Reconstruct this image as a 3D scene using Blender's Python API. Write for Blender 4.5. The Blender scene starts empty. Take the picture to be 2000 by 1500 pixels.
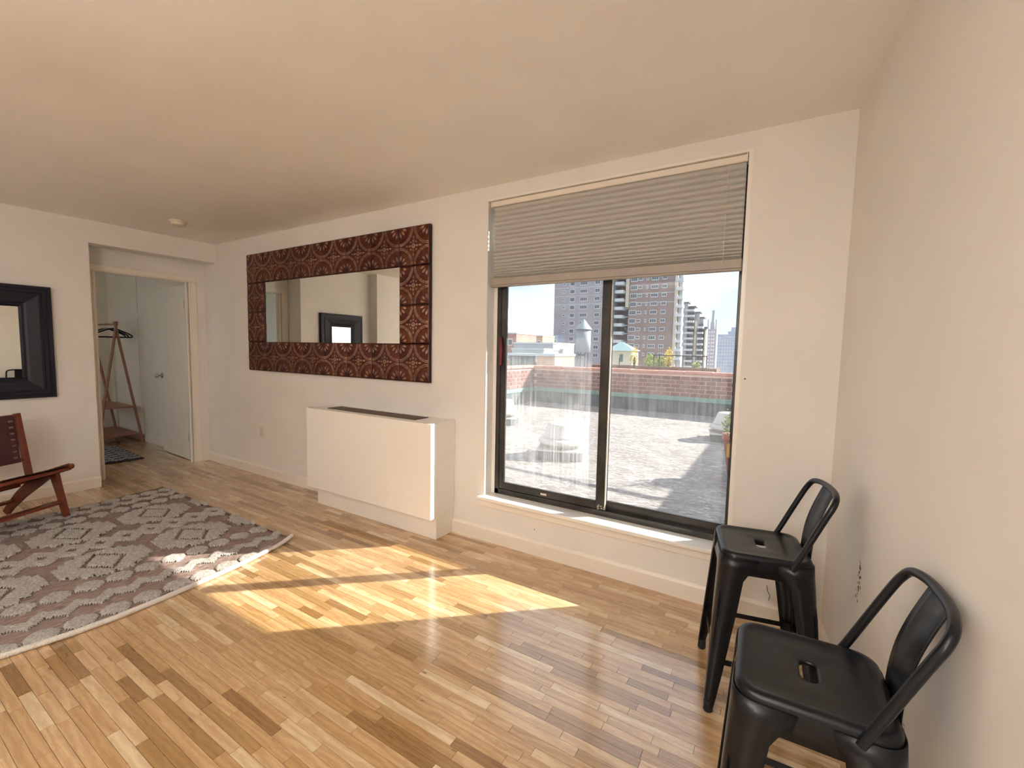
import bpy, math, random
from mathutils import Vector, Matrix
random.seed(7)
D = bpy.data
COL = bpy.context.scene.collection
PI = math.pi

# ------------------------------------------------------------------ camera
sc = bpy.context.scene
cam_d = D.cameras.new('camera'); cam = D.objects.new('camera', cam_d); COL.objects.link(cam)
cam_d.sensor_width = 36.0; cam_d.sensor_fit = 'HORIZONTAL'; cam_d.lens = 860.75 / 2000 * 36
cam_d.clip_start = 0.02; cam_d.clip_end = 2000
R_ = Matrix(((0.85334683, -0.05688674, 0.51823072), (0.52097453, 0.0556495, -0.85175623), (0.01961435, 0.99682849, 0.07712486)))
cam.matrix_world = Matrix.Translation((5.3812, -2.5098, 1.3528)) @ R_.to_4x4()
sc.camera = cam
CX, CY, CZ = 5.3812, -2.5098, 1.3528

# ------------------------------------------------------------------ view, world, sun, lamps
sc.view_settings.view_transform = 'Standard'; sc.view_settings.look = 'None'
sc.view_settings.exposure = 0.72; sc.view_settings.gamma = 1.0; sc.view_settings.use_curve_mapping = False
SUN_DIR = Vector((-1.134, -1.0, -.95)).normalized()      # the way the light travels
SUN_E = 9.2
SKY_STRENGTH = .92
sun_d = D.lights.new('sun', 'SUN'); sun = D.objects.new('sun', sun_d); COL.objects.link(sun)
sun_d.energy = SUN_E; sun_d.angle = math.radians(0.55); sun_d.color = (1.0, 0.93, 0.82)
sun.rotation_euler = SUN_DIR.to_track_quat('-Z', 'Y').to_euler()
sun.location = (12, 12, 14)
# fill lights added behind the camera to brighten the room; fixtures further down
FILL_LAMPS = [((1.4, -3.6, 1.9), 9.0, (1.0, 0.92, 0.84), 0.14), ((5.1, -4.4, 1.75), 42.0, (1.0, 0.97, 0.94), 0.16)]
FILL_UPLIGHT = ((4.4, -3.7, 1.72), 270.0, (1.0, 0.97, 0.94))     # added fill spot aimed at the ceiling, dressed as a floor lamp
for i, (p_, e_, c_, r_) in enumerate(FILL_LAMPS):
    ld = D.lights.new('fill_point_light', 'POINT'); lo = D.objects.new('fill_point_light', ld); COL.objects.link(lo)
    ld.energy = e_; ld.color = c_; ld.shadow_soft_size = r_; lo.location = p_
ld = D.lights.new('fill_up_light', 'SPOT'); lo = D.objects.new('fill_up_light', ld); COL.objects.link(lo)
ld.energy = FILL_UPLIGHT[1]; ld.color = FILL_UPLIGHT[2]; ld.shadow_soft_size = .12; ld.spot_size = math.radians(150); ld.spot_blend = .6; lo.location = FILL_UPLIGHT[0]; lo.rotation_euler = (PI, 0, 0)
w = D.worlds.new('sky'); sc.world = w; w.use_nodes = True
wt = w.node_tree; wt.nodes.clear()
def WN(t, **k):
    n = wt.nodes.new(t)
    for a, b in k.items(): setattr(n, a, b)
    return n
_o = WN('ShaderNodeOutputWorld'); _b = WN('ShaderNodeBackground'); _b.inputs[1].default_value = SKY_STRENGTH
_tc = WN('ShaderNodeTexCoord'); _mp = WN('ShaderNodeMapping'); _mp.inputs['Scale'].default_value = (1, 1, 2.6)
_nz = WN('ShaderNodeTexNoise'); _nz.inputs['Scale'].default_value = 2.6; _nz.inputs['Detail'].default_value = 7; _nz.inputs['Roughness'].default_value = .55
_rp = WN('ShaderNodeValToRGB'); _rp.color_ramp.elements[0].position = .40; _rp.color_ramp.elements[1].position = .62
_sx = WN('ShaderNodeSeparateXYZ'); _gr = WN('ShaderNodeValToRGB')
_gr.color_ramp.elements[0].position = 0.0; _gr.color_ramp.elements[0].color = (.66, .75, .84, 1)
_gr.color_ramp.elements[1].position = .6; _gr.color_ramp.elements[1].color = (.42, .57, .80, 1)
_mx = WN('ShaderNodeMixRGB'); _mx.inputs[2].default_value = (1.05, 1.07, 1.08, 1)
L = wt.links.new
L(_tc.outputs['Generated'], _mp.inputs[0]); L(_mp.outputs[0], _nz.inputs[0]); L(_nz.outputs[0], _rp.inputs[0])
L(_tc.outputs['Generated'], _sx.inputs[0]); L(_sx.outputs[2], _gr.inputs[0])
L(_rp.outputs[0], _mx.inputs[0]); L(_gr.outputs[0], _mx.inputs[1]); L(_mx.outputs[0], _b.inputs[0]); L(_b.outputs[0], _o.inputs[0])
cy = sc.cycles
cy.max_bounces = 12; cy.diffuse_bounces = 8; cy.glossy_bounces = 5; cy.transmission_bounces = 6; cy.transparent_max_bounces = 12
cy.sample_clamp_indirect = 6.0; cy.caustics_reflective = False; cy.caustics_refractive = False
cy.use_denoising = True

# ------------------------------------------------------------------ materials
def lin(h):
    h = h.lstrip('#'); r = [int(h[i:i + 2], 16) / 255 for i in (0, 2, 4)]
    return tuple((c / 12.92 if c <= .04045 else ((c + .055) / 1.055) ** 2.4) for c in r) + (1,)
class Mat:
    def __init__(s, name, col=(.8, .8, .8, 1), rough=.5, metal=0.0, spec=.5):
        s.m = D.materials.new(name); s.m.use_nodes = True; s.t = s.m.node_tree
        s.b = s.t.nodes['Principled BSDF']; s.o = s.t.nodes['Material Output']
        if isinstance(col, str): col = lin(col)
        s.b.inputs['Base Color'].default_value = col; s.b.inputs['Roughness'].default_value = rough
        s.b.inputs['Metallic'].default_value = metal; s.b.inputs['Specular IOR Level'].default_value = spec
        s.tc = None
    def n(s, t, **k):
        n = s.t.nodes.new(t)
        for a, b in k.items():
            if a in n.inputs.keys(): n.inputs[a].default_value = b
            else: setattr(n, a, b)
        return n
    def l(s, a, b): s.t.links.new(a, b)
    def coord(s, scale=(1, 1, 1), kind='Object', rot=(0, 0, 0)):
        tc = s.n('ShaderNodeTexCoord'); mp = s.n('ShaderNodeMapping'); mp.inputs['Scale'].default_value = scale; mp.inputs['Rotation'].default_value = rot
        s.l(tc.outputs[kind], mp.inputs[0]); return mp.outputs[0]
    def noise(s, vec, scale=5, detail=4, rough=.5, dist=0):
        n = s.n('ShaderNodeTexNoise'); n.inputs['Scale'].default_value = scale; n.inputs['Detail'].default_value = detail
        n.inputs['Roughness'].default_value = rough; n.inputs['Distortion'].default_value = dist
        if vec is not None: s.l(vec, n.inputs['Vector'])
        return n.outputs[0]
    def ramp(s, fac, stops):
        r = s.n('ShaderNodeValToRGB'); e = r.color_ramp.elements
        while len(e) < len(stops): e.new(.5)
        for i, (p, c) in enumerate(stops):
            e[i].position = p; e[i].color = lin(c) if isinstance(c, str) else (c if len(c) == 4 else tuple(c) + (1,))
        s.l(fac, r.inputs[0]); return r.outputs[0]
    def mix(s, fac, a, b, mode='MIX'):
        m = s.n('ShaderNodeMixRGB'); m.blend_type = mode
        for i, v in ((0, fac), (1, a), (2, b)):
            if hasattr(v, 'links') or hasattr(v, 'is_linked'): s.l(v, m.inputs[i])
            else: m.inputs[i].default_value = (lin(v) if isinstance(v, str) else v)
        return m.outputs[0]
    def math(s, op, a, b=0.0):
        m = s.n('ShaderNodeMath'); m.operation = op
        for i, v in ((0, a), (1, b)):
            if hasattr(v, 'is_linked'): s.l(v, m.inputs[i])
            else: m.inputs[i].default_value = v
        return m.outputs[0]
    def bump(s, h, strength=.2, dist=.01):
        b = s.n('ShaderNodeBump'); b.inputs['Strength'].default_value = strength; b.inputs['Distance'].default_value = dist
        s.l(h, b.inputs['Height']); s.l(b.outputs[0], s.b.inputs['Normal'])
    def col(s, c): s.l(c, s.b.inputs['Base Color'])
def paint(name, c, rough=.6, var=.03, bump=.08, sc_=90):
    m = Mat(name, c, rough); v = m.coord()
    n1 = m.noise(v, 2.5, 3); base = lin(c) if isinstance(c, str) else c
    dk = tuple(x * (1 - var * 2) for x in base[:3]) + (1,)
    m.col(m.ramp(n1, [(.3, dk), (.7, base)])); m.bump(m.noise(v, sc_, 3), bump, .002); return m.m
M_wall = paint('wall_paint', (.80, .782, .75, 1), .62)
M_ceil = paint('ceiling_paint', (.86, .848, .825, 1), .7)
M_wallb = paint('bedroom_paint', (.86, .80, .70, 1), .6)
M_trim = paint('trim_paint', (.84, .79, .71, 1), .35, .02, .05, 30)
M_white = paint('white_enamel', (.86, .84, .80, 1), .3, .01, .04, 20)
M_door = paint('door_paint', (.83, .78, .69, 1), .4, .015, .05, 25)

def wood_floor():
    m = Mat('oak_boards', rough=.3); a = m.n('ShaderNodeAttribute'); a.attribute_name = 'tint'
    tc = m.n('ShaderNodeTexCoord')
    comb = m.n('ShaderNodeCombineXYZ'); t2 = m.math('MULTIPLY', a.outputs['Fac'], 37.0)
    m.l(t2, comb.inputs[0]); t3 = m.math('MULTIPLY', a.outputs['Fac'], 11.0); m.l(t3, comb.inputs[2])
    add = m.n('ShaderNodeVectorMath'); add.operation = 'ADD'; m.l(tc.outputs['Object'], add.inputs[0]); m.l(comb.outputs[0], add.inputs[1])
    mp = m.n('ShaderNodeMapping'); mp.inputs['Scale'].default_value = (2.2, 30, 8); m.l(add.outputs[0], mp.inputs[0])
    g = m.noise(mp.outputs[0], 4, 6, .6, .6)
    mp2 = m.n('ShaderNodeMapping'); mp2.inputs['Scale'].default_value = (9, 160, 9); m.l(add.outputs[0], mp2.inputs[0])
    g2 = m.noise(mp2.outputs[0], 3, 3, .7)
    wv = m.n('ShaderNodeTexWave'); wv.wave_type = 'RINGS'; wv.inputs['Scale'].default_value = 1.1; wv.inputs['Distortion'].default_value = 9; wv.inputs['Detail'].default_value = 3; wv.inputs['Detail Scale'].default_value = 1.2
    mp3 = m.n('ShaderNodeMapping'); mp3.inputs['Scale'].default_value = (3.0, 13, 3.0); m.l(add.outputs[0], mp3.inputs[0]); m.l(mp3.outputs[0], wv.inputs['Vector'])
    base = m.ramp(a.outputs['Fac'], [(0, '#957446'), (.10, '#a98958'), (.25, '#bf9e6e'), (.5, '#cbac80'), (.75, '#d2b68c'), (.9, '#dbc49c'), (1, '#e4d3b0')])
    c1 = m.mix(m.ramp(g, [(.3, (0, 0, 0)), (.72, (.5, .5, .5))]), base, m.mix(1.0, base, '#c8a478', 'MULTIPLY'))
    c2 = m.mix(m.ramp(g2, [(.52, (0, 0, 0)), (.75, (.45, .45, .45))]), c1, m.mix(1.0, c1, '#a88258', 'MULTIPLY'))
    c3 = m.mix(m.math('MULTIPLY', wv.outputs['Fac'], .34), c2, m.mix(1.0, c2, '#b08a5c', 'MULTIPLY'))
    # old knots and dents
    vn = m.noise(m.coord((6, 22, 6)), 1.3, 2); kn = m.ramp(vn, [(.735, (0, 0, 0)), (.76, (.75, .75, .75))])
    c4 = m.mix(kn, c3, '#5a3820')
    m.col(c4); m.l(m.ramp(g, [(.2, (.24,) * 3), (.8, (.34,) * 3)]), m.b.inputs['Roughness'])
    m.b.inputs['Specular IOR Level'].default_value = .6; m.b.inputs['Coat Weight'].default_value = .8; m.b.inputs['Coat IOR'].default_value = 2.0; m.b.inputs['Coat Roughness'].default_value = .16
    m.bump(m.mix(.5, g2, m.noise(m.coord((3, 14, 3)), 1.5, 2)), .09, .004); return m.m
M_floor = wood_floor()
M_subfloor = Mat('dark_joint', '#3a2312', .8).m

M_black = Mat('black_powder_coat', (.0035, .0042, .006, 1), .30, 0, .30)
M_black.bump(M_black.noise(M_black.coord(), 220, 2), .03, .001); M_black = M_black.m
M_rubber = Mat('black_rubber', (.01, .01, .01, 1), .7).m
M_frame = Mat('bronze_aluminium', (.028, .026, .024, 1), .32, .3)
M_frame.col(M_frame.ramp(M_frame.noise(M_frame.coord((1, 1, 1)), 7, 5), [(.3, (.018, .017, .016)), (.75, (.06, .054, .048))])); M_frame = M_frame.m
M_blackwood = Mat('black_lacquer', (.006, .006, .014, 1), .42, 0, .3).m
M_mirror = Mat('mirror_silver', (.86, .88, .84, 1), .0, 1.0).m
M_chrome = Mat('brushed_steel', (.5, .48, .45, 1), .28, 1.0).m
M_brass = Mat('brass', '#a89468', .4, .6).m
M_redp = Mat('maroon_plastic', '#5a1626', .4).m
M_whitep = Mat('white_plastic', '#d8d0c0', .4).m
M_dark = Mat('dark_slot', '#2a2018', .8).m

def m_glass(name, haze, streak):
    m = Mat(name); t = m.t; t.nodes.remove(m.b)
    tr = m.n('ShaderNodeBsdfTransparent'); tr.inputs[0].default_value = (.97, .985, .98, 1)
    gl = m.n('ShaderNodeBsdfGlossy'); gl.inputs['Roughness'].default_value = .02
    lw = m.n('ShaderNodeLayerWeight'); lw.inputs[0].default_value = .5
    fr = m.math('ADD', m.math('MULTIPLY', m.math('POWER', lw.outputs['Facing'], 5.0), .9), .035)
    mx = m.n('ShaderNodeMixShader'); m.l(fr, mx.inputs[0]); m.l(tr.outputs[0], mx.inputs[1]); m.l(gl.outputs[0], mx.inputs[2])
    dirt = m.n('ShaderNodeBsdfTranslucent'); dirt.inputs[0].default_value = (.75, .77, .8, 1)
    df = m.n('ShaderNodeBsdfDiffuse'); df.inputs[0].default_value = (.5, .52, .55, 1)
    dm = m.n('ShaderNodeMixShader'); dm.inputs[0].default_value = .4; m.l(dirt.outputs[0], dm.inputs[1]); m.l(df.outputs[0], dm.inputs[2])
    v1 = m.coord((55, 1, 1.1)); s1 = m.ramp(m.noise(v1, 1.0, 5, .65), [(.44, (0, 0, 0)), (.62, (1, 1, 1))])
    v2 = m.coord((2.6, 1, 1.5)); s2 = m.ramp(m.noise(v2, 1.3, 3), [(.38, (.05,) * 3), (.56, (1, 1, 1))])
    v3 = m.coord((9, 1, 7)); s3 = m.noise(v3, 1.6, 6, .7)
    tz = m.n('ShaderNodeTexCoord'); sz = m.n('ShaderNodeSeparateXYZ'); m.l(tz.outputs['Object'], sz.inputs[0])
    band = m.ramp(sz.outputs[2], [(.10, (.25,) * 3), (.35, (1, 1, 1)), (.95, (1, 1, 1)), (1.0, (.08,) * 3)])      # the run-off marks stop below the top of the parapet
    a = m.math('MULTIPLY', m.math('MULTIPLY', s1, s2), band); a = m.math('MULTIPLY', a, streak)
    b = m.math('MULTIPLY', m.math('MULTIPLY', s3, haze), m.math('ADD', m.math('MULTIPLY', band, .9), .5)); f = m.math('ADD', a, b)
    fin = m.n('ShaderNodeMixShader'); m.l(f, fin.inputs[0]); m.l(mx.outputs[0], fin.inputs[1]); m.l(dm.outputs[0], fin.inputs[2])
    m.l(fin.outputs[0], m.o.inputs[0]); return m.m
M_glassL = m_glass('dusty_glass', .13, .20); M_glassR = m_glass('clear_glass', .05, .03)

def m_fabric():
    m = Mat('shade_fabric'); m.t.nodes.remove(m.b)
    d = m.n('ShaderNodeBsdfDiffuse'); d.inputs[0].default_value = (.56, .55, .535, 1)
    tl = m.n('ShaderNodeBsdfTranslucent'); tl.inputs[0].default_value = (.40, .37, .31, 1)
    mx = m.n('ShaderNodeMixShader'); mx.inputs[0].default_value = .10
    m.l(d.outputs[0], mx.inputs[1]); m.l(tl.outputs[0], mx.inputs[2]); m.l(mx.outputs[0], m.o.inputs[0]); return m.m
M_fabric = m_fabric()

def m_tile():
    m = Mat('embossed_tin', rough=.34, metal=.45); a = m.n('ShaderNodeAttribute'); a.attribute_name = 'relief'
    oi = m.n('ShaderNodeObjectInfo')
    n = m.noise(m.coord(), 9, 5, .6)
    base = m.ramp(n, [(.3, '#200907'), (.45, '#4d1810'), (.58, '#64301a'), (.68, '#4e4020')])
    wear = m.ramp(m.noise(m.coord((1, 1, 1)), 22, 4, .7), [(.32, (.25,) * 3), (.6, (1, 1, 1))])
    c = m.mix(m.math('MULTIPLY', m.ramp(a.outputs['Fac'], [(.30, (0, 0, 0)), (.85, (.95,) * 3)]), wear), base, '#cdb096')
    c = m.mix(m.math('MULTIPLY', oi.outputs['Random'], .45), c, m.mix(1.0, c, '#8a5a50', 'MULTIPLY'))
    m.col(c); m.bump(m.noise(m.coord(), 60, 3), .25, .002); return m.m
M_tile = m_tile()
M_tinback = Mat('dark_tin', '#1d0c0a', .5, .3).m

def m_woodc(name, a, b, rough=.4, scale=(30, 4, 4)):
    m = Mat(name, a, rough); m.col(m.ramp(m.noise(m.coord(scale), 2, 5, .6, .4), [(.3, a), (.7, b)])); return m.m
M_teak = m_woodc('teak', '#4c1d10', '#78361c', .38, (5, 5, 30))
M_rack = m_woodc('pale_pine', '#8e5f4e', '#b08068', .5, (5, 5, 30))
M_leather = Mat('brown_leather', '#3c1718', .45); M_leather.bump(M_leather.noise(M_leather.coord(), 120, 3), .2, .002); M_leather = M_leather.m
M_lace = Mat('worn_leather_lace', '#7d5a50', .5).m

def m_rug():
    m = Mat('flat_weave', rough=.95, spec=.1); v = m.coord((70, 9, 1)); n = m.noise(v, 2.2, 4, .7)
    m.col(m.ramp(n, [(.3, '#54443f'), (.5, '#85726b'), (.70, '#bdaea6')])); m.bump(m.noise(m.coord((160, 30, 1)), 3, 2), .6, .004); return m.m
M_weave = m_rug()
def m_tuft():
    m = Mat('cream_tuft', rough=1.0, spec=.05); n = m.noise(m.coord(), 90, 4, .75)
    m.col(m.ramp(n, [(.32, '#9a938c'), (.5, '#cbc4bd'), (.68, '#efe9e4')])); m.bump(m.noise(m.coord(), 140, 4, .8), 1.0, .012)
    m.b.inputs['Sheen Weight'].default_value = .2; return m.m
M_tuft = m_tuft()
M_bind = Mat('cream_binding', '#e2dcd8', .9); 
_wv = M_bind.n('ShaderNodeTexWave'); _wv.bands_direction = 'Y'; _wv.inputs['Scale'].default_value = 90; M_bind.l(M_bind.coord(), _wv.inputs['Vector']); M_bind.bump(_wv.outputs['Fac'], .6, .004); M_bind = M_bind.m

def m_roof():
    m = Mat('roof_membrane', rough=.75); v = m.coord()
    a = m.noise(v, .9, 6, .65, 1.2); b = m.noise(m.coord((3, 9, 3), rot=(0, 0, .35)), 2.2, 7, .75, 1.5)
    base = m.ramp(a, [(.3, '#6f6a69'), (.5, '#8a8482'), (.7, '#9c9593')])
    wht = m.ramp(b, [(.52, (0, 0, 0)), (.60, (.85,) * 3)])
    dark = m.ramp(m.noise(m.coord((5, 14, 5), rot=(0, 0, -.2)), 1.6, 5, .7), [(.36, (.55,) * 3), (.5, (0, 0, 0))])
    m.col(m.mix(dark, m.mix(wht, base, '#c9c5c4'), '#4c4b50')); m.bump(m.noise(m.coord((3, 7, 3)), 3, 5, .7), .9, .03); return m.m
M_roof = m_roof()
def m_var(name, c1, c2, rough=.8, scale=3, bump=.3):
    m = Mat(name, c1, rough); m.col(m.ramp(m.noise(m.coord(), scale, 5, .6), [(.3, c1), (.7, c2)])); m.bump(m.noise(m.coord(), 30, 4), bump, .01); return m.m
def m_brick():
    m = Mat('red_brick', rough=.85); oi = m.n('ShaderNodeObjectInfo')
    c = m.ramp(oi.outputs['Random'], [(0, '#7a504c'), (.4, '#86605a'), (.75, '#906a64'), (1, '#7e5a58')])
    m.col(m.mix(m.math('MULTIPLY', m.noise(m.coord(), 20, 4), .35), c, '#6b4644')); m.bump(m.noise(m.coord(), 60, 4), .4, .005); return m.m
M_brick = m_brick()
M_mortar = m_var('pink_mortar', '#e6c4b8', '#d8b4a8', .9, 8)
M_coping = m_var('salmon_coping', '#b97c70', '#c68c80', .7, 5)
M_flash = m_var('green_flashing', '#5f857e', '#7a9c94', .7, 4)
M_base = m_var('tar_base', '#3f4a50', '#5c676c', .85, 3)
M_hood = m_var('galvanised_white', '#aaa8a7', '#bcbab8', .45, 5, .05)
M_curb = m_var('curb_grey', '#4c5256', '#656b6f', .8, 4)
M_terra = m_var('terracotta', '#84443e', '#94504a', .6, 5, .05)
M_soil = Mat('soil', '#3a2c22', .95).m
def m_leaf(name, a, b):
    m = Mat(name, a, .6); oi = m.n('ShaderNodeTexNoise'); m.l(m.coord(), oi.inputs[0]); oi.inputs['Scale'].default_value = 14
    m.col(m.ramp(oi.outputs[0], [(.35, a), (.65, b)]))
    return m.m
M_leafg = m_leaf('green_leaf', '#6f8a3c', '#b8c878'); M_leafy = m_leaf('yellow_leaf', '#b8a040', '#e8dc80'); M_leafd = m_leaf('grass_leaf', '#6a7a4a', '#b0b48a')
M_stem = Mat('stem', '#6b5a44', .8).m
M_iron = Mat('dark_iron', '#2c3234', .5, .3).m
def m_bld(name, c1, c2, band=None, pitch=2.5):
    m = Mat(name, c1, .85); c = m.ramp(m.noise(m.coord(), .35, 4), [(.3, c1), (.7, c2)])
    m.col(c); return m.m
M_bbrick = m_bld('tower_brick', '#85746f', '#938280'); M_bbrick2 = m_bld('tower_brick_pale', '#918a90', '#a29ba0')
M_bcream = m_bld('balcony_cream', '#baac9e', '#c4b8ac'); M_bslab = m_bld('slab_white', '#b4b8bc', '#c2c6ca')
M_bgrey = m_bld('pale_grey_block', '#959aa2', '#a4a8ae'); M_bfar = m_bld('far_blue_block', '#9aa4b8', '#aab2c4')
M_bwin = Mat('window_frame_white', '#d6d8da', .5).m; M_bpane = Mat('dark_pane', '#5a6068', .15).m
M_btan = m_bld('tan_block', '#b09078', '#bc9e86'); M_bred = m_bld('rose_block', '#a87870', '#b4887e'); M_bwhite = m_bld('chalk_block', '#b0b2b4', '#bcbebe')
M_byel = m_bld('cream_stucco', '#b2ac98', '#beb8a4'); M_bteal = m_bld('teal_roof', '#92aeb0', '#a2bcbc')

# ------------------------------------------------------------------ mesh helpers
class MB:
    def __init__(s): s.v = []; s.f = []; s.sm = []; s.a = []
    def add(s, vs, fs, smooth=False):
        o = len(s.v); s.v += [tuple(p) for p in vs]; s.f += [tuple(i + o for i in f) for f in fs]; s.sm += [smooth] * len(fs)
    def box(s, x0, x1, y0, y1, z0, z1, M=None):
        vs = [(x, y, z) for x in (x0, x1) for y in (y0, y1) for z in (z0, z1)]
        if M is not None: vs = [M @ Vector(p) for p in vs]
        s.add(vs, [(0, 1, 3, 2), (4, 6, 7, 5), (0, 4, 5, 1), (2, 3, 7, 6), (0, 2, 6, 4), (1, 5, 7, 3)])
    def bbox(s, x0, x1, y0, y1, z0, z1, b=.004, M=None):      # box with chamfered edges
        P = []
        for sx in (0, 1):
            for sy in (0, 1):
                for sz in (0, 1):
                    X = (x0, x1)[sx]; Y = (y0, y1)[sy]; Z = (z0, z1)[sz]; dx, dy, dz = (b, -b)[sx], (b, -b)[sy], (b, -b)[sz]
                    P += [(X, Y + dy, Z + dz), (X + dx, Y, Z + dz), (X + dx, Y + dy, Z)]
        i = lambda sx, sy, sz, k: (sx * 4 + sy * 2 + sz) * 3 + k
        F = []
        for q in (0, 1):
            F.append([i(q, 0, 0, 0), i(q, 1, 0, 0), i(q, 1, 1, 0), i(q, 0, 1, 0)]); F.append([i(0, q, 0, 1), i(1, q, 0, 1), i(1, q, 1, 1), i(0, q, 1, 1)]); F.append([i(0, 0, q, 2), i(1, 0, q, 2), i(1, 1, q, 2), i(0, 1, q, 2)])
        for a in (0, 1):
            for c in (0, 1):
                F.append([i(a, c, 0, 0), i(a, c, 1, 0), i(a, c, 1, 1), i(a, c, 0, 1)]); F.append([i(a, 0, c, 0), i(a, 1, c, 0), i(a, 1, c, 2), i(a, 0, c, 2)]); F.append([i(0, a, c, 1), i(1, a, c, 1), i(1, a, c, 2), i(0, a, c, 2)])
        for sx in (0, 1):
            for sy in (0, 1):
                for sz in (0, 1): F.append([i(sx, sy, sz, 0), i(sx, sy, sz, 1), i(sx, sy, sz, 2)])
        if M is not None: P = [M @ Vector(p) for p in P]
        s.add(P, F)
    def tube(s, pts, r, n=10, cap=True, closed=False, sx=1.0, smooth=True):
        pts = [Vector(p) for p in pts]; N = len(pts); rs = r if isinstance(r, (list, tuple)) else [r] * N
        ref = None; rings = []
        for i, p in enumerate(pts):
            a = pts[(i - 1) % N] if (closed or i > 0) else p; b = pts[(i + 1) % N] if (closed or i < N - 1) else p
            t = (b - a).normalized()
            if ref is None: ref = Vector((0, 0, 1)) if abs(t.z) < .9 else Vector((1, 0, 0))
            u = t.cross(ref).normalized(); v = u.cross(t).normalized(); ref = v
            rings.append([p + (u * math.cos(2 * PI * k / n) * sx + v * math.sin(2 * PI * k / n)) * rs[i] for k in range(n)])
        vs = [q for rg in rings for q in rg]; fs = []
        for i in range(N if closed else N - 1):
            j = (i + 1) % N
            for k in range(n): fs.append((i * n + k, i * n + (k + 1) % n, j * n + (k + 1) % n, j * n + k))
        s.add(vs, fs, smooth)
        if cap and not closed: s.add(rings[0], [tuple(range(n))[::-1]]); s.add(rings[-1], [tuple(range(n))])
    def cyl(s, p, q, r, n=16): s.tube([p, q], r, n)
    def lathe(s, prof, c=(0, 0, 0), n=32, axis='Z', smooth=True):
        vs = []
        for r, h in prof:
            for k in range(n):
                a = 2 * PI * k / n; x, y = r * math.cos(a), r * math.sin(a)
                q = (x, y, h) if axis == 'Z' else ((x, h, y) if axis == 'Y' else (h, x, y)); vs.append((c[0] + q[0], c[1] + q[1], c[2] + q[2]))
        fs = [(i * n + k, i * n + (k + 1) % n, (i + 1) * n + (k + 1) % n, (i + 1) * n + k) for i in range(len(prof) - 1) for k in range(n)]
        s.add(vs, fs, smooth)
    def prism(s, poly, h0, h1, M=None, axis='Z'):
        n = len(poly); q = {'Z': lambda x, y, h: (x, y, h), 'Y': lambda x, y, h: (x, h, y), 'X': lambda x, y, h: (h, x, y)}[axis]
        vs = [q(x, y, h0) for x, y in poly] + [q(x, y, h1) for x, y in poly]
        if M is not None: vs = [M @ Vector(p) for p in vs]
        s.add(vs, [tuple(range(n))[::-1], tuple(range(n, 2 * n))] + [(i, (i + 1) % n, n + (i + 1) % n, n + i) for i in range(n)])
    def build(s, name, mat, parent=None, loc=None, kind=None, label=None, cat=None, group=None):
        me = D.meshes.new(name); me.from_pydata(s.v, [], s.f); me.update()
        me.polygons.foreach_set('use_smooth', s.sm)
        if mat: me.materials.append(mat)
        ob = D.objects.new(name, me); COL.objects.link(ob)
        if parent is not None: ob.parent = parent
        if loc is not None: ob.location = loc
        tag(ob, label, cat, group, kind); return ob
def fixn(ob):
    import bmesh
    bm = bmesh.new(); bm.from_mesh(ob.data); bmesh.ops.recalc_face_normals(bm, faces=bm.faces[:]); bm.to_mesh(ob.data); bm.free(); return ob
def tag(o, label=None, cat=None, group=None, kind=None):
    if label: o['label'] = label
    if cat: o['category'] = cat
    if group: o['group'] = group
    if kind: o['kind'] = kind
    return o
def empty(name, loc=(0, 0, 0), rz=0, label=None, cat=None, group=None, kind=None):
    o = D.objects.new(name, None); COL.objects.link(o); o.location = loc; o.rotation_euler = (0, 0, rz); o.empty_display_size = .05
    return tag(o, label, cat, group, kind)
def one(name, fn, mat, **k):
    b = MB(); fn(b); return b.build(name, mat, **k)
def bx(name, mat, *a, **k):
    b = MB(); b.box(*a); return b.build(name, mat, **k)
def bxx(name, mat, *a, bev=.004, **k):
    b = MB(); b.bbox(*a, b=bev); return b.build(name, mat, **k)
S = 'structure'

# ------------------------------------------------------------------ room shell
H = 2.44; XR = 5.6135; TILT = .082; YB = -5.6; XJ = .16; YJ = -2.18
WX0, WX1, WZ0, WZ1 = 3.638, 5.210, .324, 2.357
def wall_back(b):
    T = .20
    b.box(-.27, WX0, 0, T, -.05, H + .02); b.box(WX1, 5.80, 0, T, -.05, H + .02)
    b.box(WX0, WX1, 0, T, -.05, WZ0 - .02); b.box(WX0, WX1, 0, T, WZ1, H + .02)
one('wall_back', wall_back, M_wall, kind=S)
def xr(y): return XR - TILT * y
one('wall_right', lambda b: b.prism([(xr(.2), .2), (xr(.2) + .15, .2), (xr(YB) + .15, YB), (xr(YB), YB)], -.05, H + .02), M_wall, kind=S)
def wall_left(b):
    b.box(-.15, 0, YJ, -1.048, -.05, H + .02)          # main stretch
    b.box(-.27, -.15, -1.25, -1.048, -.05, H + .02)    # return of the recess
    b.box(-.15, 0, -1.048, 0, 2.242, H + .02)          # beam over the recess
    b.box(-.15, XJ, YB, YJ, -.05, H + .02)             # jog
one('wall_left', wall_left, M_wall, kind=S)
def wall_recess(b):
    b.box(-.37, -.27, -.165, .02, -.05, 2.46); b.box(-.37, -.27, -1.25, -.95, -.05, 2.46); b.box(-.37, -.27, -.95, -.165, 2.035, 2.46)
    b.box(-.27, -.15, -1.048, 0, 2.40, 2.46)
one('wall_recess', wall_recess, M_wall, kind=S)
bx('wall_front', M_wall, -.2, 6.4, YB - .15, YB, -.05, H + .02, kind=S)
one('ceiling', lambda b: b.prism([(-.15, .18), (5.8, .18), (6.3, YB - .1), (-.15, YB - .1)], H, H + .12), M_ceil, kind=S)
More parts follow.
